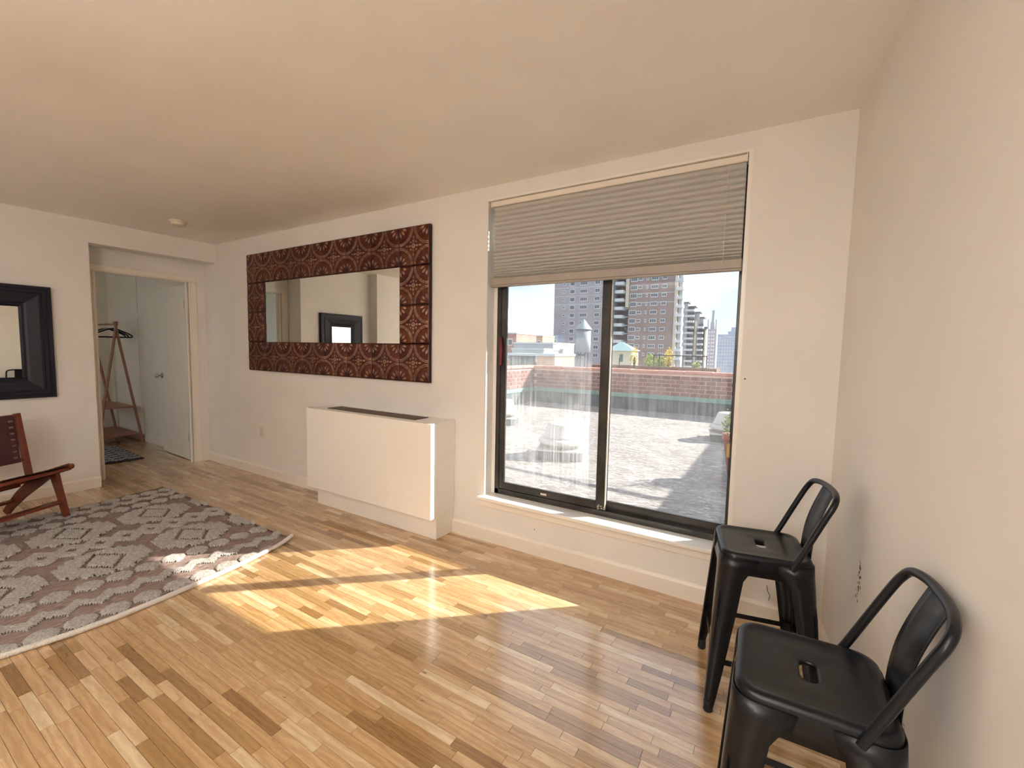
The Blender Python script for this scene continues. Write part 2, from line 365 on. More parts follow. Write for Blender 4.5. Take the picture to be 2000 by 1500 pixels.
# bedroom beyond the door
def wall_bedroom(b):
    b.box(-3.3, -.27, 0, .15, -.05, H + .02); b.box(-3.3, -3.15, -3.2, .0, -.05, H + .02)
    b.box(-3.3, -2.95, -3.3, -3.15, -.05, H + .02); b.box(-.85, -.27, -3.3, -3.15, -.05, H + .02)
    b.box(-2.95, -.85, -3.3, -3.15, -.05, .45); b.box(-2.95, -.85, -3.3, -3.15, 2.3, H + .02)
    b.box(-.37, -.27, -3.2, -1.25, -.05, H + .02)
one('wall_bedroom', wall_bedroom, M_wallb, kind=S)
bx('ceiling_bedroom', M_wallb, -3.3, -.27, -3.3, .15, H, H + .12, kind=S)
bx('trim_1', M_wallb, -3.15, -2.12, -.012, .0, .0, H, kind=S)      # boxed-out part of the bedroom wall
# bedroom window
wb = empty('window_2', (-1.9, -3.22, .45), kind=S); wb.rotation_euler = (0, 0, PI / 2); wb.scale = (1, 1.3, 1.32)
def f2(b):
    b.box(-.03, .03, -.8, .8, 0, .05); b.box(-.03, .03, -.8, .8, 1.35, 1.4); b.box(-.03, .03, -.8, -.75, 0, 1.4); b.box(-.03, .03, .75, .8, 0, 1.4); b.box(-.03, .03, -.02, .02, 0, 1.4)
one('window_frame', f2, M_trim, parent=wb); bx('pane', M_glassR, -.004, .004, -.75, .75, .05, 1.35, parent=wb)

# floor: dark subfloor with every board laid on it
floor = one('floor', lambda b: b.prism([(-3.3, .18), (5.85, .18), (6.3, YB - .1), (-.2, YB - .1), (-.2, -3.3), (-3.3, -3.3)], -.12, -.012), M_subfloor, kind=S)
RW = Matrix(((0.85334683, 0.52097453, 0.01961435), (-0.05688674, 0.0556495, 0.99682849), (0.51823072, -0.85175623, 0.07712486)))
def px(x, y, z=0.0):
    v = RW @ Vector((x - CX, y - CY, z - CZ))
    if v.z > -.05: return None
    return 1000 + 860.75 * v.x / -v.z, 750 - 860.75 * v.y / -v.z
BW = .038
boards = []
rng = random.Random(11)
y = 0.0; row = 0
while y > YB:
    x = -3.15 - rng.random() * .4; x_end = xr(y)
    while x < x_end:
        Ln = rng.choice((.16, .2, .24, .28, .3, .34, .36, .4, .46, .55)); a, c = max(x, -3.15), min(x + Ln, x_end - .001)
        t = min(1, max(0, rng.gauss(.52, .25)))
        if rng.random() < .09: t = rng.uniform(0, .14)
        if rng.random() < .06: t = rng.uniform(.9, 1)
        if c - a > .02 and not (y < -3.15 and c < -.2): boards.append((a, c, y - BW, y, t))
        x += Ln
    y -= BW
def vis(bd):
    q = px((bd[0] + bd[1]) / 2, (bd[2] + bd[3]) / 2)
    if q is None or not (-30 < q[0] < 2030 and 0 < q[1] < 1530): return False
    mx_, my_ = (bd[0] + bd[1]) / 2, (bd[2] + bd[3]) / 2
    return not (.5 < mx_ < 2.6 and my_ < -.76)
def size(bd):
    d = math.dist(((bd[0] + bd[1]) / 2, (bd[2] + bd[3]) / 2, 0), (CX, CY, CZ)); return (bd[1] - bd[0]) ** .3 / d ** 3
vb = sorted([b for b in boards if vis(b)], key=size, reverse=True)[:300]
vset = set(vb)
def board(b, bd, g=.0006):
    a, c, y0, y1, t = bd
    z = -.0002 * ((hash((round(a * 1000), round(y0 * 1000))) % 5) / 4)
    vs = [(a + g, y0 + g, -.012), (c - g, y0 + g, -.012), (c - g, y1 - g, -.012), (a + g, y1 - g, -.012), (a + g, y0 + g, z), (c - g, y0 + g, z), (c - g, y1 - g, z), (a + g, y1 - g, z)]
    b.add(vs, [(0, 1, 5, 4), (1, 2, 6, 5), (2, 3, 7, 6), (3, 0, 4, 7), (4, 5, 6, 7)]); b.a += [t] * 5
def with_tint(b, name, **k):
    o = b.build(name, M_floor, **k); at = o.data.attributes.new('tint', 'FLOAT', 'FACE'); at.data.foreach_set('value', b.a); return o
for bd in vb:
    b = MB(); board(b, bd); with_tint(b, 'floor_board', parent=floor)
b = MB()
for bd in boards:
    if bd not in vset: board(b, bd)
with_tint(b, 'floor_boards', parent=floor, kind='stuff')

# baseboards: board with a bevelled top
def base_prof(h=.10, t=.014): return [(0, 0), (t, 0), (t, h - .015), (t * .45, h), (0, h)]
def baseboard(name, p, q, mat=M_trim):
    p = Vector((*p, 0)); q = Vector((*q, 0)); d = (q - p); Ln = d.length; d.normalize(); n = Vector((-d.y, d.x, 0))     # n points into the room
    b = MB(); pr = base_prof(); k = len(pr); vs = [p + n * a + Vector((0, 0, h)) for a, h in pr] + [q + n * a + Vector((0, 0, h)) for a, h in pr]
    b.add(vs, [tuple(range(k)), tuple(range(2 * k - 1, k - 1, -1))] + [(i, k + i, k + (i + 1) % k, (i + 1) % k) for i in range(k)])
    return fixn(b.build(name, mat, kind=S))
baseboard('baseboard_back', (2.03, 0), (-.27, 0)); baseboard('baseboard_back', (xr(0) - .002, 0), (3.36, 0))
baseboard('baseboard_left', (0, -1.048), (0, YJ)); baseboard('baseboard_left', (XJ, YJ), (XJ, YB))
baseboard('baseboard_right', (xr(YB), YB), (xr(-.016), -.016)); baseboard('baseboard_bedroom', (-.40, 0), (-2.12, 0), M_wallb)
baseboard('baseboard_recess', (0, -1.048), (-.27, -1.048)).rotation_euler = (0, 0, 0)

# ------------------------------------------------------------------ door casing and door
dc = empty('trim_2', (-.27, -.55, 0), kind=S)
def casing(name, y0, y1, z0, z1, bead):
    b = MB(); b.bbox(0, .012, y0 + .55, y1 + .55, z0, z1, b=.003)
    if bead == 'r': b.bbox(.0, .02, y0 + .55, y0 + .55 + .014, z0, z1, b=.003)
    if bead == 'l': b.bbox(.0, .02, y1 + .55 - .014, y1 + .55, z0, z1, b=.003)
    if bead == 't': b.bbox(.0, .02, y0 + .55, y1 + .55, z0, z0 + .014, b=.003)
    return b.build(name, M_trim, parent=dc)
casing('side_casing', -.165, -.086, 0, 2.03, 'r'); casing('side_casing', -1.03, -.95, 0, 2.03, 'l'); casing('head_casing', -1.03, -.086, 2.03, 2.092, 't')
def jamb(b):
    b.box(-.10, 0, .385, .395, 0, 2.035); b.box(-.10, 0, -.40, -.39, 0, 2.035); b.box(-.10, 0, -.40, .395, 2.025, 2.035)
    b.box(-.05, -.035, .373, .385, 0, 2.03); b.box(-.05, -.035, -.39, -.378, 0, 2.03)
one('jamb', jamb, M_trim, parent=dc)
d1 = empty('door_1', (-.375, -.150, .008), kind=S); d1.rotation_euler = (0, 0, math.radians(-2.5))
bxx('door_leaf', M_door, -.815, -.038, 0, .036, 0, 2.0, bev=.003, parent=d1)
def knob(b, s=-1):
    b.lathe([(0, 0), (.031, 0), (.031, -.006), (.012, -.012), (.010, -.03), (.012, -.036), (.026, -.046), (.029, -.058), (.024, -.068), (.012, -.073), (0, -.074)], (-.755, 0, .945), 24, 'Y')
one('door_knob', knob, M_chrome, parent=d1)
for z in (.22, 1.75):
    b = MB(); b.bbox(-.042, .004, -.004, .0, z, z + .09, b=.001); b.cyl((-.004, -.006, z - .004), (-.004, -.006, z + .094), .006, 10); b.build('hinge', M_brass, parent=d1)

# ------------------------------------------------------------------ window of the room
win = empty('window_1', (WX0, 0, WZ0), kind=S)
ow = lambda x: x - WX0
def prt(name, mat, fn): b = MB(); fn(b); return b.build(name, mat, parent=win)
W_ = WX1 - WX0; Hh = WZ1 - WZ0
def lining(b):
    b.box(0, .003, .001, .19, .0, Hh); b.box(.003, .030, .090, .19, .0, Hh); b.box(W_ - .020, W_, -.002, .19, .0, Hh); b.box(.003, W_ - .020, .0, .19, Hh - .012, Hh)
prt('window_lining', M_white, lining)
prt('window_sill', M_white, lambda b: b.bbox(-.030, W_ + .030, -.048, .20, -.022, 0, b=.004))
prt('apron', M_trim, lambda b: b.bbox(-.03, W_ + .03, -.012, .0, -.075, -.022, b=.003))
X0, X1 = .030, W_ - .021
def frame(b):
    b.box(X0, X0 + .03, .09, .165, 0, Hh - .012); b.box(X1 - .014, X1, .09, .165, 0, Hh - .012); b.box(X0, X1, .09, .165, 0, .03); b.box(X0, X1, .09, .165, Hh - .06, Hh - .012)
    b.box(X0, X1, .125, .129, .03, .042); b.box(X0, X1, .09, .094, .03, .036)
prt('window_frame', M_frame, frame)
MXL, MXR = 4.420 - WX0, 4.492 - WX0
def sash(x0, x1, y0, y1, lw, rw, br):
    def f(b):
        b.bbox(x0, x0 + lw, y0, y1, .036, Hh - .05, b=.003); b.bbox(x1 - rw, x1, y0, y1, .036, Hh - .05, b=.003)
        b.bbox(x0 + lw, x1 - rw, y0, y1, .036, .036 + br, b=.003); b.bbox(x0 + lw, x1 - rw, y0, y1, Hh - .1, Hh - .05, b=.003)
    return f
s1 = prt('sash', M_frame, sash(X0 + .026, MXR - .008, .098, .124, .044, .056, .050))
s2 = prt('sash', M_frame, sash(MXL, X1 - .006, .130, .156, .066, .018, .052))
def strip(b): b.box(MXR - .008, MXR - .002, .105, .12, .04, Hh - .06)
b = MB(); strip(b); b.build('weather_strip', M_whitep, parent=s1)
b = MB(); b.box(X0 + .065, MXR - .06, .109, .113, .08, Hh - .095); b.build('pane', M_glassL, parent=s1)
b = MB(); b.box(MXL + .06, X1 - .016, .141, .145, .08, Hh - .095); b.build('pane', M_glassR, parent=s2)
b = MB(); b.bbox(X0 + .028, X0 + .046, .070, .100, .92, 1.12, b=.004); b.bbox(X0 + .034, X0 + .05, .082, .10, 1.0, 1.06, b=.003); b.build('pull_handle', M_redp, parent=s1)
b = MB(); b.bbox(X1 - .034, X1 - .014, .108, .131, .47, .55, b=.004); b.build('latch', M_brass, parent=s2)
b = MB(); b.bbox(.40, .445, .0955, .0985, .052, .066, b=.001); b.build('sticker', M_whitep, parent=s1)
b = MB()
for i in range(14): 
    xx = MXR - .05 + rng.random() * .055; zz = .036 + rng.random() * .03; r = .002 + .004 * rng.random(); b.lathe([(0, -.001), (r, 0), (0, .001)], (xx, .0975, zz), 6, 'Y')
b.build('plaster_splash', M_whitep, parent=s1, kind='stuff')
bx('added_eave', M_bgrey, 1.0, 7.2, .20, .80, 2.09, 2.20, kind=S)      # unseen eave added outside, shaped to cut the sun patch's far edge
# cellular shade
bl = empty('pleated_shade', ((3.68 + 5.165) / 2, .03, WZ1 - .02), label='grey beige pleated cellular shade drawn over the top third of the window', cat='window shade')
xc = (3.68 + 5.165) / 2
bxx('headrail', M_trim, 3.666 - xc, 5.182 - xc, -.02, .022, -.030, .004, bev=.004, parent=bl)
for sx_ in (3.660, 5.178): bxx('end_cap', M_trim, sx_ - xc, sx_ + .008 - xc, -.024, .024, -.034, .006, bev=.002, parent=bl)
zt, zb = -.030, 1.836 - (WZ1 - .02); npl = 19
zs = [zt + (zb - zt) * (1 - (1 - i / npl) ** 1.35) for i in range(npl + 1)]
prof = []
for i in range(npl):
    a_, c_ = zs[i], zs[i + 1]; dpt = .016
    for k in range(4): 
        t = k / 4; prof.append((-.004 - dpt * math.sin(PI * t), a_ + (c_ - a_) * t))
prof.append((-.004, zs[-1]))
b = MB(); x0_, x1_ = 3.682 - xc, 5.180 - xc; n = len(prof); back = [(-q[0], q[1]) for q in prof]
for pr in (prof, back):
    b.add([(x0_, q[0], q[1]) for q in pr] + [(x1_, q[0], q[1]) for q in pr], [(i, i + 1, n + i + 1, n + i) for i in range(n - 1)], False)
b.build('pleated_fabric', M_fabric, parent=bl)
b = MB(); b.bbox(3.662 - xc, 5.184 - xc, -.018, .018, zb - .050, zb, b=.004); b.bbox(3.662 - xc, 5.184 - xc, -.020, .018, zb - .060, zb - .050, b=.002); b.build('bottom_rail', m_var('shade_rail', '#9c948c', '#a69e96', .5, 4, .02), parent=bl)
b = MB(); b.tube([(5.10 - xc, -.024, -.03), (5.098 - xc, -.024, -.5), (5.09 - xc, -.026, zb - .02)], .0012, 6); b.build('lift_cord', M_whitep, parent=bl)

# ------------------------------------------------------------------ convector cabinet under the mirror
cv = empty('convector_cabinet', (2.69, -.13, 0), label='white convector cabinet standing against the wall below the tiled mirror', cat='heater')
ox, oy = 2.69, -.13
bxx('cabinet_body', M_white, 2.008 - ox, 3.376 - ox, -.198 - oy, -.002 - oy, .170, .836, bev=.003, parent=cv)
bxx('front_panel', M_white, 1.998 - ox, 3.379 - ox, -.268 - oy, -.1985 - oy, .166, .838, bev=.002, parent=cv)
bxx('plinth', M_white, 2.03 - ox, 3.368 - ox, -.194 - oy, -.002 - oy, 0, .17, bev=.002, parent=cv)
gr = bx('grille', M_dark, 2.178 - ox, 3.162 - ox, -.196 - oy, -.045 - oy, .8362, .8372, parent=cv)
M_gr = Mat('grille_metal', '#6b5648', .4, .5).m
for k in range(11):
    yy = -.193 + k * .0134; bx('slat', M_gr, 2.18 - ox, 3.16 - ox, yy - oy, yy + .006 - oy, .8374, .8410, parent=gr)
for k in range(5):
    xx = 2.18 + k * .2425; bx('cross_bar', M_gr, xx - ox, xx + .008 - ox, -.195 - oy, -.048 - oy, .8412, .8422, parent=gr)

# ------------------------------------------------------------------ big mirror framed with embossed tin tiles
MX0, MX1, MZ0, MZ1 = .685, 3.148, 1.0935, 2.2592
tm = empty('tiled_mirror', ((MX0 + MX1) / 2, 0, (MZ0 + MZ1) / 2), label='large wide wall mirror framed in embossed dark red tin tiles', cat='mirror')
mcx, mcz = (MX0 + MX1) / 2, (MZ0 + MZ1) / 2; hw, hh = (MX1 - MX0) / 2, (MZ1 - MZ0) / 2
tw, th = (MX1 - MX0) / 8, (MZ1 - MZ0) / 4
def mframe(b):
    b.bbox(-hw, hw, -.030, -.001, hh - th, hh, b=.004); b.bbox(-hw, hw, -.030, -.001, -hh, -hh + th, b=.004)
    b.bbox(-hw, -hw + tw, -.030, -.001, -hh + th, hh - th, b=.003); b.bbox(hw - tw, hw, -.030, -.001, -hh + th, hh - th, b=.003)
one('frame', mframe, M_tinback, parent=tm)
bx('mirror_glass', M_mirror, -hw + tw, hw - tw, -.024, -.020, -hh + th, hh - th, parent=tm)
NT = 52
def relief(u, v):
    h = 0.0
    for cu in (0, 1):
        for cv_ in (0, 1):
            d = math.hypot(u - cu, v - cv_)
            for rr in (.478, .436):
                h = max(h, math.exp(-((d - rr) / .011) ** 2))
            # corner palmette: five petals fanning from the corner
            if d < .36:
                a = math.atan2(abs(v - cv_), abs(u - cu))
                for pa in (.30, .785, 1.27):
                    e = abs(a - pa) * d; 
                    h = max(h, .8 * math.exp(-(e / (.012 + .03 * max(0, 1 - abs(d - .22) / .09))) ** 2) * math.exp(-((d - .21) / .085) ** 4) )
    x, y = u - .5, v - .5; d = math.hypot(x, y); a = math.atan2(y, x)
    h = max(h, math.exp(-((d - .045) / .014) ** 2), math.exp(-(d / .014) ** 2))
    k = abs(math.cos(2 * a)) ** 6; h = max(h, k * math.exp(-((d - .115) / .038) ** 2))
    k2 = abs(math.sin(2 * a)) ** 8; h = max(h, .8 * k2 * math.exp(-((d - .13) / .03) ** 2))
    k3 = abs(math.cos(2 * a)) ** 40; h = max(h, k3 * math.exp(-((d - .215) / .05) ** 2))
    return h
hs = [[relief(i / (NT - 1), j / (NT - 1)) for i in range(NT)] for j in range(NT)]
b = MB(); g = .003
tvs = []; rel = []
for j in range(NT):
    for i in range(NT):
        e = min(i, j, NT - 1 - i, NT - 1 - j); edge = 0 if e == 0 else 1
        tvs.append((-tw / 2 + g + (tw - 2 * g) * i / (NT - 1), -(.002 + .004 * edge + .006 * hs[j][i] * edge), -th / 2 + g + (th - 2 * g) * j / (NT - 1))); rel.append(hs[j][i] * edge)
b.add(tvs, [(j * NT + i, j * NT + i + 1, (j + 1) * NT + i + 1, (j + 1) * NT + i) for j in range(NT - 1) for i in range(NT - 1)], True)
t0 = b.build('tile', M_tile, parent=tm); at = t0.data.attributes.new('relief', 'FLOAT', 'POINT'); at.data.foreach_set('value', rel)
pos = [(i, j) for j in (0, 3) for i in range(8)] + [(i, j) for i in (0, 7) for j in (1, 2)]
for k, (i, j) in enumerate(pos):
    o = t0 if k == 0 else t0.copy()
    if k: COL.objects.link(o); o.parent = tm
    o.location = (-hw + tw * (i + .5), -.030, -hh + th * (j + .5))
    o.rotation_euler = (rng.uniform(-.008, .008), 0, rng.uniform(-.008, .008))

# ------------------------------------------------------------------ black mirror on the left wall
bm_ = empty('black_framed_mirror', (0, -1.665, 1.338), label='mirror in a broad stepped black frame hanging above the leather chair', cat='mirror')
HW, HHt, gw, gh = .352, .468, .158, .290
steps = [(0, .012), (.0, .030), (.012, .040), (.030, .040), (.034, .032), (.060, .032), (.066, .040), (.080, .040), (.150, .026), (.165, .020), (.180, .022), (.194, .012)]
b = MB(); rings = []
for s_, d_ in [(0, .001)] + steps[1:]:
    a_ = HW - s_ * (HW - gw) / .194; c_ = HHt - s_ * (HHt - gh) / .194; rings.append([(d_, -a_, -c_), (d_, a_, -c_), (d_, a_, c_), (d_, -a_, c_)])
vs = [p for r in rings for p in r]
b.add(vs, [(i * 4 + k, i * 4 + (k + 1) % 4, (i + 1) * 4 + (k + 1) % 4, (i + 1) * 4 + k) for i in range(len(rings) - 1) for k in range(4)])
fixn(b.build('frame', M_blackwood, parent=bm_))
bx('mirror_glass', M_mirror, .001, .010, -gw, gw, -gh, gh, parent=bm_)

# ------------------------------------------------------------------ small fixtures
ol = empty('wall_outlet', (.84, 0, .459), label='small white outlet plate on the wall below the tiled mirror', cat='outlet')
bxx('cover_plate', M_whitep, -.035, .035, -.006, 0, -.058, .058, bev=.002, parent=ol)
for z in (-.022, .022):
    soc = bxx('socket', M_whitep, -.017, .017, -.009, -.005, z - .015, z + .015, bev=.002, parent=ol)
    b = MB(); b.box(-.008, -.005, -.0095, -.0088, z - .005, z + .007); b.box(.005, .008, -.0095, -.0088, z - .005, z + .007); b.build('slot', M_dark, parent=soc)
sd = empty('smoke_detector', (.72, -.63, H), label='round white smoke detector on the ceiling near the recess', cat='smoke detector')
one('base', lambda b: b.lathe([(0, 0), (.068, 0), (.070, -.010), (.066, -.014), (0, -.014)], n=36), M_whitep, parent=sd)
one('cover', lambda b: b.lathe([(.058, -.014), (.060, -.017), (.058, -.034), (.045, -.042), (0, -.044)], n=36), M_whitep, parent=sd)
# scuffs on the right wall, bare nail holes
wr = D.objects['wall_right']; b = MB()
rr_ = random.Random(3)
for i in range(34):
    yy = -.575 + rr_.gauss(0, .012); zz = .555 + rr_.uniform(-.075, .075); r = rr_.uniform(.0015, .005)
    b.add([(xr(yy + dy_) - .0006, yy + dy_, zz + dz_) for dy_, dz_ in ((-r, -r * .7), (r * .6, -r * 1.3), (r, r), (-r * .7, r * 1.4))], [(0, 1, 2, 3)])
b.build('scuff_mark', M_dark, parent=wr, kind='stuff')
wbk = D.objects['wall_back']
for (xx, zz) in ((5.23, 1.23), (4.05, .17)): one('nail_hole', lambda b: b.lathe([(0, -.0012), (.003, -.001), (.004, 0)], (xx, 0, zz), 10, 'Y'), M_dark, parent=wbk)
b = MB(); b.tube([(5.395, -.016, .125), (5.40, -.018, .15), (5.388, -.02, .175), (5.384, -.018, .20)], .0015, 6); b.build('loose_wire', M_rubber, label='short thin black wire sticking up from the baseboard', cat='wire')

# ------------------------------------------------------------------ made-up fixtures for the fill lights behind the camera
cl = empty('added_pendant', (1.4, -3.6, H), label='made-up bare bulb pendant for a fill light in the unseen half of the room', cat='lamp')
one('canopy', lambda b: b.lathe([(0, 0), (.05, 0), (.05, -.02), (0, -.025)], n=28), M_chrome, parent=cl)
one('cord', lambda b: b.cyl((0, 0, -.02), (0, 0, -.34), .004, 8), M_rubber, parent=cl)
one('socket', lambda b: b.lathe([(0, -.33), (.018, -.33), (.02, -.39), (0, -.39)], n=20), M_rubber, parent=cl)
fl_ = empty('added_floor_lamp', (4.9, -3.95, 0), label='made-up tall floor lamp with an upward bowl and a side bulb for the fill lights', cat='lamp')
one('base', lambda b: b.lathe([(0, 0), (.14, 0), (.14, .015), (.02, .03), (0, .03)], n=36), M_rubber, parent=fl_)
one('pole', lambda b: b.tube([(0, 0, .03), (0, 0, 1.50), (-.25, .12, 1.60), (-.5, .25, 1.62)], .010, 10), M_rubber, parent=fl_)
one('bowl', lambda b: b.lathe([(0, 1.60), (.08, 1.615), (.14, 1.66), (.145, 1.665), (.08, 1.63), (0, 1.62)], (-.5, .25, 0), 32), M_rubber, parent=fl_)
one('side_arm', lambda b: b.tube([(0, 0, 1.35), (.12, -.3, 1.52), (.2, -.45, 1.55)], .008, 8), M_rubber, parent=fl_)
one('socket', lambda b: b.lathe([(0, 1.50), (.02, 1.50), (.022, 1.57), (0, 1.57)], (.2, -.45, 0), 20), M_rubber, parent=fl_)

# ------------------------------------------------------------------ bar stools
def rrect(hx, hy, r, n=6):
    P = []
    for cx_, cy_, a0 in ((hx - r, hy - r, 0), (-hx + r, hy - r, 90), (-hx + r, -hy + r, 180), (hx - r, -hy + r, 270)):
        for k in range(n + 1): a = math.radians(a0 + 90 * k / n); P.append((cx_ + r * math.cos(a), cy_ + r * math.sin(a)))
    return P
def stool(loc, rz, label):
    st = empty('bar_stool', loc, rz, label, 'bar stool', 'black metal bar stools along the right wall')
    Z = .612; q = .152
    # seat: pressed sheet with rolled rim, recessed panel and an oblong slot
    b = MB(); rings = []
    for off, z, r in ((.006, Z - .075, .050), (.002, Z - .03, .050), (0, Z - .012, .050), (-.003, Z - .004, .048), (-.010, Z, .044), (-.018, Z - .001, .038), (-.026, Z - .004, .030), (-.034, Z - .0055, .024), (-.060, Z - .006, .02)):
        rings.append([(x_, y_, z) for x_, y_ in rrect(q + off, q + off, r)])
    n_ = len(rings[0])
    hole = []
    hx, hy, hr = .019, .039, .018
    for k in range(n_):
        hole.append(rrect(hx, hy, hr)[k])
    rings.append([(x_ * 1.25, y_ * 1.12, Z - .006) for x_, y_ in hole]); rings.append([(x_, y_, Z - .007) for x_, y_ in hole]); rings.append([(x_ * .94, y_ * .97, Z - .016) for x_, y_ in hole])
    b.add([p for r in rings for p in r], [(i * n_ + k, i * n_ + (k + 1) % n_, (i + 1) * n_ + (k + 1) % n_, (i + 1) * n_ + k) for i in range(len(rings) - 1) for k in range(n_)], True)
    so = fixn(b.build('seat', M_black, parent=st)); md = so.modifiers.new('t', 'SOLIDIFY'); md.thickness = .002; md.offset = -1
    # legs: folded sheet, open inwards, tapering to the foot
    for sx_ in (1, -1):
        for sy_ in (1, -1):
            b = MB(); lv = []
            for z, wid, r in ((Z - .018, .125, .050), (Z - .055, .118, .050), (Z - .075, .095, .048), (Z - .10, .082, .044), (Z - .2, .074, .038), (.30, .062, .028), (.16, .048, .020), (.06, .036, .014), (.022, .030, .012)):
                f = 1 - z / Z; cx_ = q + .002 + .038 * f; cy_ = q + .002 + .053 * f
                P = [(cx_ - wid, cy_)] + [(cx_ - r + r * math.sin(t), cy_ - r + r * math.cos(t)) for t in [PI / 2 * k / 6 for k in range(7)]] + [(cx_, cy_ - wid)]
                lv.append([(x_ * sx_, y_ * sy_, z) for x_, y_ in P])
            m_ = len(lv[0]); b.add([p for l_ in lv for p in l_], [(i * m_ + k, i * m_ + k + 1, (i + 1) * m_ + k + 1, (i + 1) * m_ + k) for i in range(len(lv) - 1) for k in range(m_ - 1)], True)
            lg = fixn(b.build('leg', M_black, parent=st)); md = lg.modifiers.new('t', 'SOLIDIFY'); md.thickness = .003; md.offset = 0
            b = MB(); fx, fy = (q + .037 - .014) * sx_, (q + .052 - .014) * sy_; b.tube([(fx, fy, .045), (fx, fy, .004), (fx, fy, 0)], [.0165, .0175, .014], 14); b.build('foot_cap', M_rubber, parent=lg)
            # pressed rib on the corner of the leg
            b = MB(); pts = []
            for z in (.20, .24, .33, .42, .46):
                f = 1 - z / Z; c1 = q + .002 + .038 * f - .007; c2 = q + .002 + .053 * f - .007; pts.append((c1 * sx_, c2 * sy_, z))
            b.tube(pts, [.001, .004, .0045, .004, .001], 8); b.build('rib', M_black, parent=lg)
    # footrest bars
    zf = .195; f = 1 - zf / Z; ex, ey = q + .038 * f - .012, q + .053 * f - .012
    for a_, c_ in (((ex, -ey), (ex, ey)), ((-ex, -ey), (-ex, ey)), ((-ex, ey), (ex, ey)), ((-ex, -ey), (ex, -ey))):
        b = MB(); p_, q_ = Vector((*a_, zf)), Vector((*c_, zf)); dd = (q_ - p_).normalized(); nn = Vector((-dd.y, dd.x, 0)) * .002; up = Vector((0, 0, .010))
        vs = [p_ - nn - up, p_ + nn - up, p_ + nn + up, p_ - nn + up, q_ - nn - up, q_ + nn - up, q_ + nn + up, q_ - nn + up]
        b.add(vs, [(0, 1, 2, 3), (7, 6, 5, 4), (0, 4, 5, 1), (1, 5, 6, 2), (2, 6, 7, 3), (3, 7, 4, 0)]); b.build('footrest_bar', M_black, parent=st)
    # underseat braces seen through the slot
    b = MB(); M1 = Matrix.Rotation(PI / 4, 4, 'Z'); b.box(-.18, .18, -.012, .012, Z - .075, Z - .055, M1); b.box(-.012, .012, -.18, .18, Z - .078, Z - .058, M1); b.build('cross_brace', M_black, parent=st)
    # back hoop: starts on the seat sides, leans back (local -x is the back)
    A = (-.075, q + .004, Z - .030); ctrl = [A, (-.095, q + .002, Z + .012), (-.134, .152, Z + .10), (-.170, .150, Z + .18), (-.186, .147, Z + .212), (-.198, .133, Z + .234), (-.208, .100, Z + .243), (-.217, .045, Z + .246)]
    pts = ctrl + [(x_, -y_, z_) for x_, y_, z_ in ctrl[::-1]]
    def smooth_path(P, k=4):
        P = [Vector(p) for p in P]; out = []
        for i in range(len(P) - 1):
            p0, p1, p2, p3 = P[max(i - 1, 0)], P[i], P[i + 1], P[min(i + 2, len(P) - 1)]
            for j in range(k):
                t = j / k; out.append(.5 * ((2 * p1) + (-p0 + p2) * t + (2 * p0 - 5 * p1 + 4 * p2 - p3) * t * t + (-p0 + 3 * p1 - 3 * p2 + p3) * t ** 3))
        out.append(P[-1]); return out
    b = MB(); b.tube(smooth_path(pts), .0105, 12); b.build('back_hoop', M_black, parent=st)
    # splat: curved sheet with a pressed panel
    b = MB(); NU, NV = 9, 17; vs = []
    for j in range(NV):
        t = j / (NV - 1); xx = -.154 - .060 * t + .018 * math.sin(PI * t); zz = Z - .055 + .296 * t; wd = .068 - .008 * t
        for i in range(NU):
            u = i / (NU - 1) * 2 - 1; em = .003 if (abs(u) < .62 and .28 < t < .86) else 0
            vs.append((xx - .012 * (1 - u * u) * (.4 + .6 * t) - em, u * wd, zz))
    b.add(vs, [(j * NU + i, j * NU + i + 1, (j + 1) * NU + i + 1, (j + 1) * NU + i) for j in range(NV - 1) for i in range(NU - 1)], True)
    sp = b.build('splat', M_black, parent=st); md = sp.modifiers.new('t', 'SOLIDIFY'); md.thickness = .0025; md.offset = 0
    for sg in (1, -1):
        b = MB(); b.lathe([(0, -.004), (.006, -.003), (.007, 0), (.006, .003), (0, .004)], (-.166, .03 * sg, Z - .045), 12, 'X'); b.build('bolt', M_chrome, parent=sp)
    return st
stool((5.352, -.540, 0), PI + .20, 'black metal bar stool standing nearer the window, behind the other stool')
stool((5.479, -1.290, 0), PI + .035, 'black metal bar stool nearest the camera, its hoop back close to the wall')

# ------------------------------------------------------------------ leather lounge chair
ch = empty('lounge_chair', (.78, -1.475, .019), math.atan2(.43, .9), 'low teak lounge chair with brown woven leather back and seat under the black mirror', 'chair')
